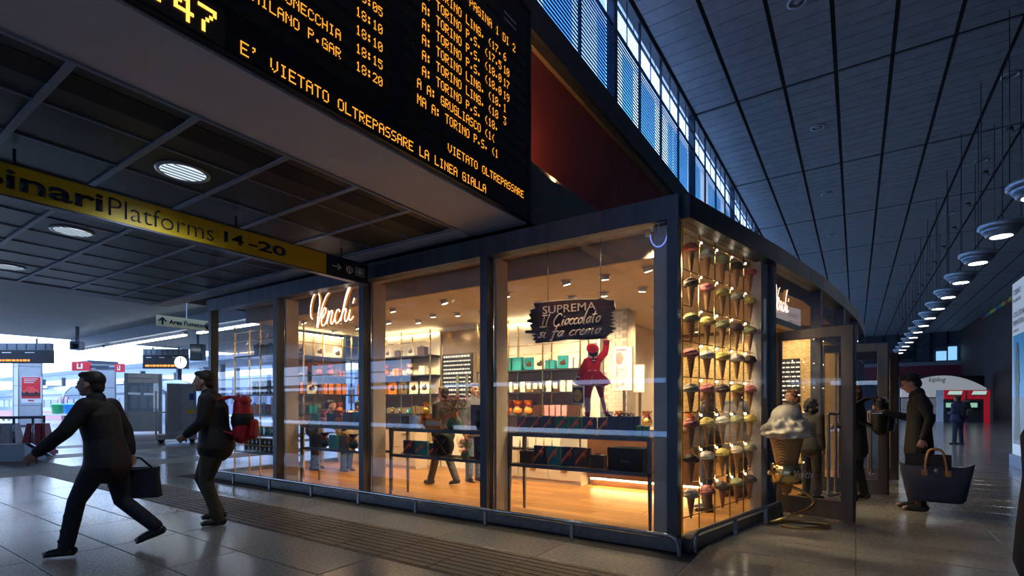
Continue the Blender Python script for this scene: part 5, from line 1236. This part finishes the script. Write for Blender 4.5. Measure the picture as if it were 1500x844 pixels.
b = MB(); b.prism([pt(wq+a_,z_,.018) for a_,z_ in [(-.12,2.0),(-.13,2.6),(-.08,2.76),(.02,2.78),(.10,2.66),(.11,2.3),(.07,2.5),(.03,2.7),(-.06,2.68),(-.08,2.2)]], (.004,0,0)); b.build('printed_hair', black, t)
b = MB(); b.prism([pt(wq+a_,z_,.0165) for a_,z_ in [(-.16,2.30),(-.05,2.5),(.06,2.5),(.17,2.3),(.19,1.9),(.12,1.8),(.24,.6),(-.26,.6),(-.12,1.8),(-.20,1.9)]], (.004,0,0)); b.build('printed_dress', mat('print_ochre', (.45,.30,.05), .5, 0, 9, .2), t)
for s, z, wd, hh, m_ in (('TORINO', 3.86, .62, .13, mat('letter_grey', (.2,.22,.25), .5, 0, 5, .1)),('FASHION', 3.70, .62, .08, mat('letter_grey', (.2,.22,.25))),('COLLEZIONE', 3.36, .95, .12, mat('letter_grey', (.2,.22,.25))),('PRIMAVERA', 3.17, .9, .12, mat('letter_grey', (.2,.22,.25))),('A PREZZI', 3.03, .45, .05, mat('letter_grey', (.2,.22,.25)))):
    text(s, (-.002, 2.52, z), (0,-1,0), (0,0,1), wd, hh, m_, t, .003)
# ticket machines
for i, (u0, u1) in enumerate(((1382,1413),(1417,1449))):
    t, w_, h = plane_box(u0, u1, 571, 618, 39.5, .7, 'ticket_machine', '%s red topped ticket machine at the far end' % ['left','right'][i], 'machine', mat('machine_grey', (.22,.25,.30), .4, .2, 5, .1), 'cabinet')
    t.location.z = 0; h = h+.0
    MB().box(0, w_, -.08, 0, h*.72, h).build('red_header', mat('machine_red', (.50,.015,.03), .4, 0, 5, .1, emit=(.6,.02,.04), es=.25), t)
    MB().prism([(w_*.14,-.09,h*.86),(w_*.24,-.09,h*.97),(w_*.86,-.09,h*.97),(w_*.80,-.09,h*.86)], (0,.01,0)).build('white_panel', emis('machine_white', (.6,.9,.8), .45), t)
    text('Biglietti', (w_*.15,-.085,h*.765), (1,0,0), (0,0,1), w_*.7, None, wl_, t, .004, .02)
    MB().box(w_*.12, w_*.45, -.02, 0, h*.46, h*.60).build('screen', emis('machine_screen', (.35,.7,.5), .5), t); MB().box(w_*.1, w_*.6, -.1, 0, h*.38, h*.43).build('shelf', steel, t)
    MB().box(w_*.75, w_, -.05, 0, 0, h*.72).build('side_band', mat('machine_red', (.5,.015,.03)), t)
    for k in range(3): MB().box(w_*.52, w_*.66, -.03, 0, h*(.48+.06*k), h*(.51+.06*k)).build('card_slot', black, t)
# kiosk with arched white sign
t, w_, h = plane_box(1318, 1442, 548, 582, 46, 1.2, 'kiosk', 'white arched shop front with dark script name beyond the machines', 'kiosk', mat('kiosk_void', (.03,.035,.045), .6, 0, 5, .1), 'back')
t.location.z = 0; zz = 1.4+(592-582)/F*46; zt_ = 1.4+(592-552)/F*46
for ch in t.children: ch.scale = (1,1,(zt_+.1)/h)
n_ = 16; b = MB(); b.prism([(w_*k/n_, -.2, zz+.1+(zt_-zz)*math.sin(PI*(k+2)/(n_+4))**.8) for k in range(n_+1)]+[(w_,-.2,zz),(0,-.2,zz)], (0,.15,0)); b.build('arched_sign', mat('kiosk_white', (.55,.58,.62), .4, 0, 5, .06, emit=(.7,.75,.85), es=.22), t)
text('kipling', (w_*.32,-.22,zz+1.25), (1,0,0), (0,0,1), w_*.2, None, navyp, t, .01, .0, .2)
for k in range(6): MB().box(w_*k/6+.1, w_*(k+1)/6-.1, -.1, -.02, .5, zz-.1).build('lit_shelf', mat('kiosk_stock', (.25,.28,.33), .5, 0, 3, .4, emit=(.3,.35,.45), es=.15), t)
# dark row of booths along the right wall
t = thing('booth_row', 'dark shuttered booths along the right side of the hall', 'booth', (9.0, 22, 0))
MB().box(0, 1.1, 0, 26, 0, 4.0).build('front', mat('booth_dark', (.03,.03,.04), .5, 0, 3, .2), t); MB().box(-.1, 0, 0, 26, 3.2, 4.0).build('fascia', mat('booth_red', (.16,.02,.04), .5, 0, 3, .1), t)
for k in range(5): MB().box(-.06, 0, .4+5*k, 4.4+5*k, .2, 3.0).build('shutter', mat('shutter', (.06,.065,.08), .5, .3, 3, .1), t)
# ================================================================ PEOPLE
def loft(bm, pts, rad, side=None, n=12):
    """closed tapering limb through pts; rad = r or (r_side, r_other) per point"""
    pts = [Vector(p) for p in pts]; N = len(pts); rings = []
    ext = []
    for i, p in enumerate(pts):
        t = (pts[min(i+1,N-1)]-pts[max(i-1,0)]).normalized()
        r = rad[i] if isinstance(rad[i], tuple) else (rad[i], rad[i])
        ext.append((p, t, r))
    full = []
    p, t, r = ext[0]
    for f, g in ((1,.05),(.85,.55),(.5,.85)): full.append((p-t*min(r)*f*.9, t, (r[0]*g, r[1]*g)))
    full += ext
    p, t, r = ext[-1]
    for f, g in ((.5,.85),(.85,.55),(1,.05)): full.append((p+t*min(r)*f*.9, t, (r[0]*g, r[1]*g)))
    for p, t, r in full:
        s = Vector(side) if side is not None else (Vector((0,1,0)) if abs(t.y) < .8 else Vector((1,0,0)))
        a = (s-t*s.dot(t)).normalized(); b = t.cross(a)
        rings.append([bm.verts.new(p+a*math.cos(2*PI*k/n)*r[0]+b*math.sin(2*PI*k/n)*r[1]) for k in range(n)])
    for A, B in zip(rings, rings[1:]):
        for k in range(n): bm.faces.new((A[k], A[(k+1)%n], B[(k+1)%n], B[k]))
    bm.faces.new(rings[0][::-1]); bm.faces.new(rings[-1])
def ball(bm, c, r, rot=None, n=14):
    r = r if isinstance(r, tuple) else (r,r,r)
    m = Matrix.Translation(Vector(c)) @ (rot.to_4x4() if rot is not None else Matrix.Identity(4)) @ Matrix.Diagonal((*r,1))
    bmesh.ops.create_uvsphere(bm, u_segments=n, v_segments=n//2+2, radius=1, matrix=m)
def remesh(bm, vox, smooth=3):
    bmesh.ops.recalc_face_normals(bm, faces=bm.faces)
    me = bpy.data.meshes.new('r'); bm.to_mesh(me); bm.free(); o = bpy.data.objects.new('r', me); C.objects.link(o)
    m = o.modifiers.new('v', 'REMESH'); m.mode = 'VOXEL'; m.voxel_size = vox; m.use_smooth_shade = True
    s = o.modifiers.new('s', 'SMOOTH'); s.iterations = smooth; s.factor = .5
    dg = bpy.context.evaluated_depsgraph_get(); out = bpy.data.meshes.new_from_object(o.evaluated_get(dg)); bpy.data.objects.remove(o)
    return out
skinm = mat('skin', (.45,.25,.18), .55, 0, 12, .08); hairm = mat('hair_dark', (.018,.012,.010), .6, 0, 60, .4, .3)
def human(label, loc, heading, J, jacket, trousers, shoes, hair=hairm, coat=None, vox=.010, hairstyle='short', height=1.75, jm_wide=1.0, collar=True, name='person', fat=1.0, head_tilt=0.0, skirt_flare=0.0):
    """local axes: x forward, y left, z up. J overrides joints of a 1.75 m standing figure."""
    P = dict(pel=(0,0,.93), wai=(0,0,1.08), che=(.0,0,1.30), nek=(0.0,0,1.47), hed=(.02,0,1.61),
        shL=(0,.175,1.405), elL=(-.02,.215,1.13), wrL=(.03,.21,.88), shR=(0,-.175,1.405), elR=(-.02,-.215,1.13), wrR=(.03,-.21,.88),
        hiL=(0,.09,.90), knL=(.02,.10,.49), anL=(0,.10,.08), hiR=(0,-.09,.90), knR=(.02,-.10,.49), anR=(0,-.10,.08), toL=(1,0), toR=(1,0), heelL=0, heelR=0)
    P.update(J); V = {k: Vector(v) if len(v) == 3 else v for k, v in P.items() if isinstance(v, tuple)}
    heel = {'L': P['heelL'], 'R': P['heelR']}
    bm = bmesh.new()
    # body: one continuous surface
    loft(bm, [V['pel'], V['wai'], V['che'], V['che'].lerp(V['nek'],.7)], [(.15,.10),(.125,.09),(.155,.105),(.10,.07)], (0,1,0), 16)
    for s in 'LR':
        loft(bm, [V['sh'+s], V['sh'+s].lerp(V['el'+s],.5), V['el'+s], V['el'+s].lerp(V['wr'+s],.4), V['wr'+s]], [.052,.045,.037,.036,.025])
        loft(bm, [V['che'].lerp(V['nek'],.45), V['sh'+s]], [.06,.052])
        loft(bm, [V['hi'+s], V['hi'+s].lerp(V['kn'+s],.5), V['kn'+s], V['kn'+s].lerp(V['an'+s],.4), V['an'+s]], [.085,.075,.055,.052,.035])
        loft(bm, [V['pel'], V['hi'+s]], [.09,.085])
        t = V['to'+s]; f = Vector((t[0], t[1], 0)).normalized(); a = V['an'+s]
        loft(bm, [a-f*.03+Vector((0,0,-.02)), a+f*.09+Vector((0,0,-.045-heel[s]*.5)), a+f*.16+Vector((0,0,-.05-heel[s]))], [.032,.032,.022])
    up = (V['hed']-V['nek']).normalized(); hr = Matrix.Rotation(head_tilt, 3, 'Y')
    loft(bm, [V['nek']-Vector((0,0,.05)), V['nek'], V['hed']-up*.05], [.062,.056,.055])
    H = V['hed']; 
    def hp(x,y,z): return H+hr@Vector((x,y,z))
    ball(bm, hp(-.012,0,.028), (.098,.077,.092), hr); ball(bm, hp(.022,0,-.02), (.070,.062,.085), hr)      # skull, face
    ball(bm, hp(.052,0,-.082), (.030,.036,.026), hr); ball(bm, hp(.02,0,-.07), (.05,.05,.03), hr)            # chin, jaw
    loft(bm, [hp(.083,0,.012), hp(.105,0,-.026)], [.009,.013], (0,1,0), 8)                                    # nose
    for y in (-.012,.012): ball(bm, hp(.092,y,-.033), .009, hr, 8)
    ball(bm, hp(.080,0,-.056), (.014,.025,.009), hr, 10)                                                       # lips
    for y in (-.030,.030): ball(bm, hp(.076,y,.022), (.014,.020,.008), hr, 8)                                  # brow
    for y in (-1,1): ball(bm, hp(-.005,y*.077,-.012), (.020,.010,.032), hr, 10)                                # ears
    # hands: palm, four fingers of different length, thumb from the side of the palm
    for s, sg_ in (('L',1),('R',-1)):
        w = V['wr'+s]; d = (w-V['el'+s]).normalized(); 
        curl = P.get('curl'+s, .5); pn = Vector(P.get('palm'+s, (0,-sg_,0))); pn = (pn-d*pn.dot(d)).normalized(); acr = d.cross(pn).normalized()
        pc = w+d*.05
        loft(bm, [w, w+d*.04, w+d*.085], [(.024,.018),(.038,.016),(.040,.014)], acr, 10)
        for i, ln in enumerate((.068,.078,.072,.058)):
            b0 = w+d*.088+acr*(.030-.020*i); q = [b0]
            dr = d.copy()
            for sgm in (.42,.32,.26):
                dr = (dr*math.cos(curl)+pn*math.sin(curl)).normalized() if curl else dr
                q.append(q[-1]+dr*ln*sgm); 
                nd = Matrix.Rotation(0,3,'Z')
                pnn = pn
            # bend progressively towards the palm side
            q = [b0]; ang = 0
            for sgm in (.42,.32,.26):
                ang += curl; q.append(q[-1]+(d*math.cos(ang)+pn*math.sin(ang))*ln*sgm)
            loft(bm, q, [.0095,.009,.008,.007], None, 7)
        tb0 = w+d*.03+acr*.030; q = [tb0, tb0+(d*.6+acr*.6+pn*.3).normalized()*.035, tb0+(d*.75+acr*.45+pn*.6).normalized()*.065]
        loft(bm, q, [.013,.011,.009], None, 7)
    body = remesh(bm, vox if vox < .009 else .009, 2); body.materials.append(skinm)
    o = link(name, body, None, loc, heading); o['label'] = label; o['category'] = 'person'; k = height/1.75; o.scale = (k,k,k)
    # trousers
    bm = bmesh.new(); loft(bm, [V['pel']+Vector((0,0,.06)), V['pel']-Vector((0,0,.05))], [(.155*fat,.115*fat),(.165*fat,.12*fat)], (0,1,0), 16)
    for s in 'LR':
        loft(bm, [V['hi'+s]+Vector((0,0,.02)), V['hi'+s].lerp(V['kn'+s],.5), V['kn'+s], V['kn'+s].lerp(V['an'+s],.5), V['an'+s]+Vector((0,0,.0))], [.100*fat,.092*fat,.072,.068,.062])
        for q in (.3,.62,.85): ball(bm, V['kn'+s].lerp(V['an'+s],q)+Vector((.01,0,0)), (.070,.066,.014), None, 12)
    m = remesh(bm, max(vox,.010), 3); m.materials.append(trousers); link('trousers', m, o)
    # jacket or coat
    bm = bmesh.new(); w_ = jm_wide; hem = coat if coat else .86
    dn = (V['pel']-V['che']).normalized(); fl = skirt_flare
    pts = [Vector((V['pel'].x*.7,V['pel'].y,hem)), Vector((V['pel'].x,V['pel'].y,(hem+.98)/2 if coat else .93)), V['wai'], V['che'], V['che'].lerp(V['nek'],.55), V['che'].lerp(V['nek'],.85)]
    loft(bm, pts, [(.205*w_+fl,.155*w_+fl),(.195*w_+fl*.5,.145*w_+fl*.5),(.165*w_,.125*w_),(.182*w_,.132*w_),(.150*w_,.100*w_),(.080,.072)], (0,1,0), 20)
    for s in 'LR':
        loft(bm, [V['sh'+s], V['sh'+s].lerp(V['el'+s],.5), V['el'+s], V['el'+s].lerp(V['wr'+s],.5), V['wr'+s]-(V['wr'+s]-V['el'+s]).normalized()*.015], [.068*w_,.060*w_,.054*w_,.048*w_,.041*w_])
        loft(bm, [V['che'].lerp(V['nek'],.35), V['sh'+s]], [(.09,.08),.066*w_])
        for q in (.25,.6): ball(bm, V['el'+s].lerp(V['wr'+s],q), .051*w_, None, 10)
    if collar: loft(bm, [V['nek']-Vector((.0,0,.05)), V['nek']+Vector((-.008,0,.005))], [.088,.080], None, 14)
    m = remesh(bm, max(vox,.011), 3); m.materials.append(jacket); link('coat' if coat else 'jacket', m, o)
    # shoes
    for s in 'LR':
        bm = bmesh.new(); t = V['to'+s]; f = Vector((t[0], t[1], 0)).normalized(); a = V['an'+s]; hl = heel[s]
        loft(bm, [a-f*.05+Vector((0,0,-.035)), a+f*.05+Vector((0,0,-.04-hl*.5)), a+f*.13+Vector((0,0,-.050-hl))], [(.042,.042),(.046,.040),(.043,.032)], (-f.y,f.x,0), 14)
        loft(bm, [a+Vector((0,0,.03)), a+Vector((0,0,-.03))], [.046,.046])
        loft(bm, [a-f*.06+Vector((0,0,-.064)), a+f*.155+Vector((0,0,-.068-hl*1.1))], [(.043,.014),(.038,.014)], (-f.y,f.x,0), 12)
        m = remesh(bm, .009, 1); m.materials.append(shoes); link('shoe', m, o)
    # hair, eyes
    bm = bmesh.new()
    ball(bm, hp(-.028,0,.045), (.098,.084,.088), hr); ball(bm, hp(.03,0,.088), (.060,.066,.034), hr)
    if hairstyle == 'short': ball(bm, hp(-.06,0,-.02), (.055,.070,.07), hr)
    if hairstyle in ('long','curly'):
        for q in range(26 if hairstyle == 'curly' else 12):
            g = R.uniform(1.0, 2*PI-1.0); ball(bm, hp(.085*math.cos(g)-.02, .09*math.sin(g), R.uniform(-.12,.09) if hairstyle == 'curly' else R.uniform(-.16,.05)), R.uniform(.028,.045), None, 8)
        if hairstyle == 'long': loft(bm, [hp(-.07,0,.0), hp(-.085,0,-.12), hp(-.08,0,-.22)], [(.08,.045),(.085,.04),(.06,.03)], (0,1,0))
    m = remesh(bm, .009, 2); m.materials.append(hair); link('hair', m, o)
    for y in (-.030,.030):
        MB().ell(hp(.082,y,.006), .010,.013,.008,10,7).build('eye', black, o); MB().ell(hp(.090,y,.026), .005,.018,.004,8,5).build('eyebrow', hair, o)
    return o
coat_b = mat('coat_black', (.012,.012,.016), .75, 0, 30, .3, .1); jean = mat('jeans_blue', (.035,.055,.10), .8, 0, 30, .3, .1); olive = mat('trousers_olive', (.055,.05,.032), .8, 0, 30, .3, .1)
dkj = mat('jacket_dark', (.016,.015,.018), .75, 0, 30, .3, .1); shoe_b = mat('shoe_black', (.010,.010,.011), .35, 0, 20, .2); navyc_ = mat('trousers_navy', (.018,.022,.04), .8, 0, 30, .3, .1)
def hd(u, off=0): r_ = ray(u, HZ); return math.atan2(r_.y, r_.x)+PI/2+math.radians(off)
LEFTD = YAW+PI                         # heading: towards the left of the photograph
# man striding left with a dark bag
g = GZ(158, 808)
o1 = human('blurred person in black striding left, carrying a dark shoulder bag low behind', (g.x, g.y, .0), hd(146,-22),
  dict(pel=(.0,0,.90), wai=(.03,0,1.06), che=(.07,0,1.27), nek=(.10,0,1.43), hed=(.14,0,1.565), shL=(.09,.19,1.37), elL=(.20,.30,1.14), wrL=(.40,.30,.96), shR=(.05,-.19,1.37), elR=(-.05,-.25,1.12), wrR=(-.10,-.23,.90),
       knL=(.20,.10,.50), anL=(.28,.10,.09), knR=(-.08,-.09,.46), anR=(-.36,-.09,.19), heelR=.07, hiL=(.02,.09,.87), hiR=(-.02,-.09,.87)), coat_b, navyc_, shoe_b, vox=.011, jm_wide=1.18, fat=1.05, hairstyle='short', height=1.77, coat=.80)
def bag_at(name, label, cat, p, rz, w_, d, h, m, straps=None):
    t = thing(name, label, cat, tuple(p), rz)
    bm = bmesh.new(); loft(bm, [(-w_/2,0,h*.5),(0,0,h*.46),(w_/2,0,h*.5)], [(d/2,h/2)]*3, (0,1,0), 16)
    m_ = remesh(bm, .012, 3); m_.materials.append(m); link('bag_body', m_, t); return t
cB = Matrix.Rotation(hd(146,-22), 3, 'Z'); wp = Vector((g.x,g.y,0))+cB@Vector((-.16,-.26,.46))
t = thing('shoulder_bag', 'dark shoulder bag hanging at the striding person\'s side', 'bag', tuple(wp), hd(146,-22))
MB().hexa([(-.19,-.06,0),(.17,-.06,0),(.17,.06,0),(-.19,.06,0)], [(-.16,-.04,.30),(.15,-.04,.28),(.15,.04,.28),(-.16,.04,.30)]).build('bag_body', navyc_, t)
MB().box(-.165,.155,-.066,-.05,.12,.30).build('flap', coat_b, t); b = MB(); b.tube([(-.13,0,.28),(-.02,.02,.40),(.06,.03,.41),(.14,0,.27)], .012, 6); b.build('strap', black, t)
# man with the red backpack
g = GZ(314, 768)
h2 = hd(314,-14)
o2 = human('blurred person in dark jacket and olive trousers walking left with red backpack', (g.x, g.y, .0), h2,
  dict(pel=(-.02,0,.92), wai=(-.0,0,1.08), che=(.02,0,1.30), nek=(.06,0,1.46), hed=(.11,0,1.595), shL=(.03,.19,1.40), elL=(.06,.25,1.15), wrL=(.22,.20,1.02), shR=(.03,-.19,1.40), elR=(-.02,-.25,1.14), wrR=(.14,-.24,.96),
       knL=(.06,.09,.50), anL=(-.06,.09,.085), knR=(.16,-.09,.52), anR=(-.02,-.09,.12), hiL=(-.02,.09,.89), hiR=(-.02,-.09,.89)), dkj, olive, mat('boot_brown', (.04,.03,.025), .6, 0, 20, .3), vox=.011, jm_wide=1.2, fat=1.2, height=1.82)
def backpack(loc, rz, label, m1, m2, s=1.0, side=None):
    t = thing('backpack', label, 'backpack', tuple(loc), rz); t.scale = (s,s,s)
    bm = bmesh.new(); loft(bm, [(-.09,0,.05),(-.10,0,.22),(-.09,0,.40)], [(.15,.085),(.16,.10),(.12,.08)], (0,1,0), 16); m_ = remesh(bm, .012, 3); m_.materials.append(m1); link('main_compartment', m_, t)
    bm = bmesh.new(); loft(bm, [(-.20,0,.06),(-.21,0,.2)], [(.12,.045),(.11,.04)], (0,1,0), 14); m_ = remesh(bm, .010, 2); m_.materials.append(m2); link('front_pocket', m_, t)
    bm = bmesh.new(); loft(bm, [(-.12,-.08,.43),(-.12,.08,.43)], [.05,.05], None, 12); m_ = remesh(bm, .010, 2); m_.materials.append(m2); link('top_lid', m_, t)
    for y in (-.10,.10): MB().tube(catmull([(-.03,y,.08),(.10,y*1.2,.14),(.17,y*1.15,.28),(.13,y*1.1,.42),(.0,y,.47),(-.06,y,.42)], 5), .013, 6).build('strap', m1, t)
    MB().tube([(-.06,-.03,.46),(-.05,-.02,.50),(-.05,.02,.50),(-.06,.03,.46)], .007, 5).build('grab_handle', m1, t)
    return t
redb = mat('backpack_red', (.42,.012,.03), .6, 0, 20, .15, .1)
rot2 = Matrix.Rotation(h2, 3, 'Z')
rp = backpack(Vector((g.x,g.y,0))+rot2@Vector((-.19,0,.96)), h2, 'red and black backpack worn by the person in olive trousers', redb, redb, 1.12)
bm = bmesh.new(); loft(bm, [(-.095,0,.19),(-.095,0,.25)], [(.166,.108),(.166,.108)], (0,1,0), 18); m_ = remesh(bm, .010, 1); m_.materials.append(black_m); link('black_band', m_, rp)
# man with phone, briefcase and tote
g = GZ(1346, 747)
h3 = hd(1346,4)
o3 = human('person in a black overcoat looking down at a phone, carrying bags', (g.x, g.y, .0), h3,
  dict(pel=(.0,0,.93), wai=(.0,0,1.08), che=(-.01,0,1.30), nek=(.02,0,1.46), hed=(.085,0,1.585), shR=(.0,-.19,1.40), elR=(.04,-.21,1.14), wrR=(.36,-.13,1.22), shL=(-.0,.19,1.40), elL=(-.09,.25,1.14), wrL=(-.02,.27,.90),
       knL=(.02,.09,.49), anL=(-.01,.09,.08), knR=(.03,-.09,.49), anR=(.05,-.09,.08), curlL=1.1, curlR=.55, palmR=(0,.3,1), palmL=(0,-1,0)), coat_b, coat_b, shoe_b, vox=.007, jm_wide=1.0, coat=.72, head_tilt=.42, height=1.85, skirt_flare=.0)
rot3 = Matrix.Rotation(h3, 3, 'Z'); base3 = Vector((g.x,g.y,0))
def L3(x,y,z): return base3+rot3@Vector((x,y,z))
c_ = MB().tube([(-.0,-.05,1.435),(.045,-.03,1.40),(.06,0,1.37),(.045,.03,1.40),(0,.05,1.435)], .008, 6); c_.build('shirt_collar', wht, o3)
p = L3(.455,-.125,1.262); t = thing('phone', 'dark mobile phone held by the person in black overcoat', 'phone', tuple(p), h3)
MB().box(-.07,.07,-.036,.036,0,.009).build('case', black, t); MB().box(-.065,.065,-.032,.032,.009,.0105).build('screen', emis('phone_screen', (.5,.6,.7), .5), t)
p = L3(-.14,.34,.18); t = thing('tote_bag', 'large navy tote bag with tan leather handles', 'bag', tuple(p), h3); t.scale = (1.08,1.1,1.45)
nav = mat('tote_navy', (.022,.030,.065), .75, 0, 30, .2, .1); tan = mat('tan_leather', (.35,.17,.06), .55, 0, 20, .2)
vs = []; n_ = 12
b = MB()
def tote(o_, hh):
    pr_ = []
    for z, wx, wy in ((0,.24,.09),(.03,.27,.10),(.16,.31,.085),(.30,.345,.05)):
        ring = []
        for k in range(24):
            a = 2*PI*k/24; c1_, s1_ = math.cos(a), math.sin(a)
            zz_ = z+(.035*abs(c1_)**4 if z > .1 else 0)
            ring.append((math.copysign(abs(c1_)**.5,c1_)*(wx-o_), math.copysign(abs(s1_)**.7,s1_)*(wy-o_), zz_))
        pr_.append(ring)
    return pr_
rg = tote(0,0); vs = [v for r_ in rg for v in r_]; fs = [(i*24+k, i*24+(k+1)%24, (i+1)*24+(k+1)%24, (i+1)*24+k) for i in range(3) for k in range(24)]+[tuple(range(24))[::-1]]
rg2 = tote(.006,0); k0 = len(vs); vs += [(x,y,z+.006) if i == 0 else (x,y,z) for i, r_ in enumerate(rg2) for x,y,z in r_]
fs += [(k0+i*24+(k+1)%24, k0+i*24+k, k0+(i+1)*24+k, k0+(i+1)*24+(k+1)%24) for i in range(3) for k in range(24)]+[tuple(k0+k for k in range(24))]
fs += [(72+k, 72+(k+1)%24, k0+72+(k+1)%24, k0+72+k) for k in range(24)]
b.add(vs, fs, True).build('bag_body', nav, t)
for y in (-.055,.055):
    MB().tube(catmull([(-.10,y,.24),(-.085,y*.8,.36),(-.05,y*.4,.44),(.05,y*.4,.44),(.085,y*.8,.36),(.10,y,.24)], 6), .011, 7).build('handle', tan, t)
    for x in (-.105,.105): MB().box(x-.028, x+.028, y*1.28-.003, y*1.28+.003, .225, .275).build('leather_tab', tan, t)
MB().lathe([(.018,-.004),(.018,.004)], (0,.062,.27), 12, 'y').build('clasp', steel_l, t)
p = L3(-.06,.245,.50); t = thing('briefcase', 'flat dark brown briefcase carried behind the navy tote bag', 'bag', tuple(p), h3)
MB().box(-.24,.22,-.035,.035,0,.26).build('case', mat('briefcase_brown', (.03,.02,.018), .5, 0, 20, .2), t); MB().box(-.24,.22,.035,.045,.13,.265).build('flap', mat('briefcase_brown', (.03,.02,.018)), t)
MB().tube(catmull([(-.06,0,.26),(-.05,0,.30),(.05,0,.30),(.06,0,.26)], 4), .009, 6).build('handle', black, t)
# person with black backpack in the doorway
g = GZ(1254, 731)
h4 = hd(1254,-15)
o4 = human('person in dark coat with long brown hair entering through the open door', (g.x, g.y, .0), h4,
  dict(hed=(.05,0,1.60), knL=(.08,.09,.49), anL=(.02,.09,.08), knR=(.0,-.09,.49), anR=(-.08,-.09,.09), wrL=(.25,.15,1.10), elL=(.02,.23,1.14)), dkj, coat_b, shoe_b, hair=mat('hair_brown', (.06,.028,.015), .6, 0, 60, .4, .3), coat=.72, vox=.011, hairstyle='long', height=1.70)
t4b = backpack(Vector((g.x,g.y,0))+Matrix.Rotation(h4,3,'Z')@Vector((-.20,0,.98)), h4, 'black backpack with round white badge worn in the doorway', black_m, black, 1.08)
MB().lathe([(.04,-.005),(.04,.0)], (-.255,-.03,.16), 14, 'x').build('badge', wht, t4b)
# blue jacket, back view, far in the hall
g = GZ(1403, 651)
human('person in blue jacket and jeans standing with back turned in the hall', (g.x, g.y, 0), YAW+PI/2+.2, dict(anL=(.0,.16,.08), knL=(.0,.13,.49), anR=(.0,-.16,.08), knR=(0,-.13,.49), wrL=(.2,.1,1.1), wrR=(.2,-.1,1.1)), mat('jacket_blue', (.03,.04,.12), .7, 0, 30, .2), jean, shoe_b, vox=.014, jm_wide=1.25, fat=1.1, height=1.72)
backpack(Vector((g.x,g.y,0))+Matrix.Rotation(YAW+PI/2+.2,3,'Z')@Vector((-.15,0,.95)), YAW+PI/2+.2, 'grey backpack on the person in blue jacket', black_m, mat('pack_grey', (.06,.06,.07), .6, 0, 20, .2), 1.2)
# dim person at the very right edge
g = O+ray(1562, HZ)*2.6
human('dim passer-by in dark brown coat at the right edge of frame', (g.x, g.y, 0), YAW+PI/2+.9, dict(), mat('coat_brown', (.028,.022,.020), .8, 0, 30, .3), coat_b, shoe_b, vox=.014, jm_wide=1.35, coat=.6, height=1.66)
# customers inside the shop (floor top at 0.048)
FZ = .048
def cust(u, v, y, label, hd, jm, tr, sh, hgt=1.7, J=None, hs='short', hm=hairm, coat=None, wide=1.1):
    p = PY(u, v, y); return human(label, (p.x, y, FZ), hd, J or {}, jm, tr, sh, hair=hm, coat=coat, vox=.013, hairstyle=hs, height=hgt, jm_wide=wide)
brown_h = mat('hair_brown', (.06,.028,.015))
pgrey = mat('jacket_grey', (.10,.10,.12), .8, 0, 20, .2); sneaker = mat('sneaker', (.05,.04,.04), .6, 0, 20, .3)
cust(650, 700, 6.45, 'customer in dark jacket stepping past the bouquet table inside the shop', PI-.1, dkj, mat('trousers_striped', (.07,.055,.04), .8, 0, 20, .3), sneaker, 1.66, dict(knL=(.10,.09,.5), anL=(.24,.09,.09), knR=(-.02,-.09,.48), anR=(-.22,-.09,.12), heelR=.03))
cust(694, 700, 7.05, 'customer in blue jeans standing behind the bouquet table', -.3, pgrey, mat('jeans_light', (.10,.15,.24), .8, 0, 30, .3, .1), shoe_b, 1.74)
bend = dict(pel=(-.05,0,.90), wai=(.02,0,1.03), che=(.17,0,1.2), nek=(.29,0,1.31), hed=(.37,0,1.42), shL=(.22,.19,1.27), elL=(.30,.22,1.02), wrL=(.45,.15,.95), shR=(.22,-.19,1.27), elR=(.30,-.22,1.02), wrR=(.45,-.15,.95))
cust(462, 600, 6.55, 'customer with dark hair in blue coat bending behind the left table', .5, mat('coat_navy', (.03,.05,.10), .8, 0, 20, .2), coat_b, shoe_b, 1.62, bend)
cust(507, 600, 6.7, 'customer in beige jacket behind the left table', .2, mat('jacket_beige', (.42,.33,.22), .8, 0, 20, .2), jean, sneaker, 1.6, bend)
q = O+ray(1036, HZ)*6.5; human('customer in dark quilted jacket standing behind the cone window', (q.x, q.y, FZ), YAW+PI-.3, dict(wrR=(.25,-.1,1.1)), mat('quilted_black', (.014,.015,.022), .7, 0, 14, .3, .3), jean, shoe_b, vox=.013, jm_wide=1.25, height=1.62, hair=brown_h, hairstyle='long')
q = O+ray(1080, HZ)*7.5; human('customer in grey coat behind the right columns of cones', (q.x, q.y, FZ), YAW+PI+.6, dict(), pgrey, coat_b, shoe_b, vox=.013, jm_wide=1.15, height=1.66, hair=brown_h, coat=.7)
g = O+ray(1160, HZ)*8.9; human('curly haired customer just inside the doorway behind the giant cone', (g.x, g.y, FZ), YAW+PI, dict(), dkj, coat_b, shoe_b, vox=.012, hair=mat('hair_auburn', (.12,.05,.02), .6, 0, 60, .4, .3), hairstyle='curly', height=1.62)
g = O+ray(1188, HZ)*7.6; human('dark haired customer in black jacket at the doorway', (g.x, g.y, FZ if in_shop(g.x+.2,g.y) else 0), YAW+.3, dict(), coat_b, coat_b, shoe_b, vox=.013, hairstyle='curly', height=1.50, jm_wide=1.1)
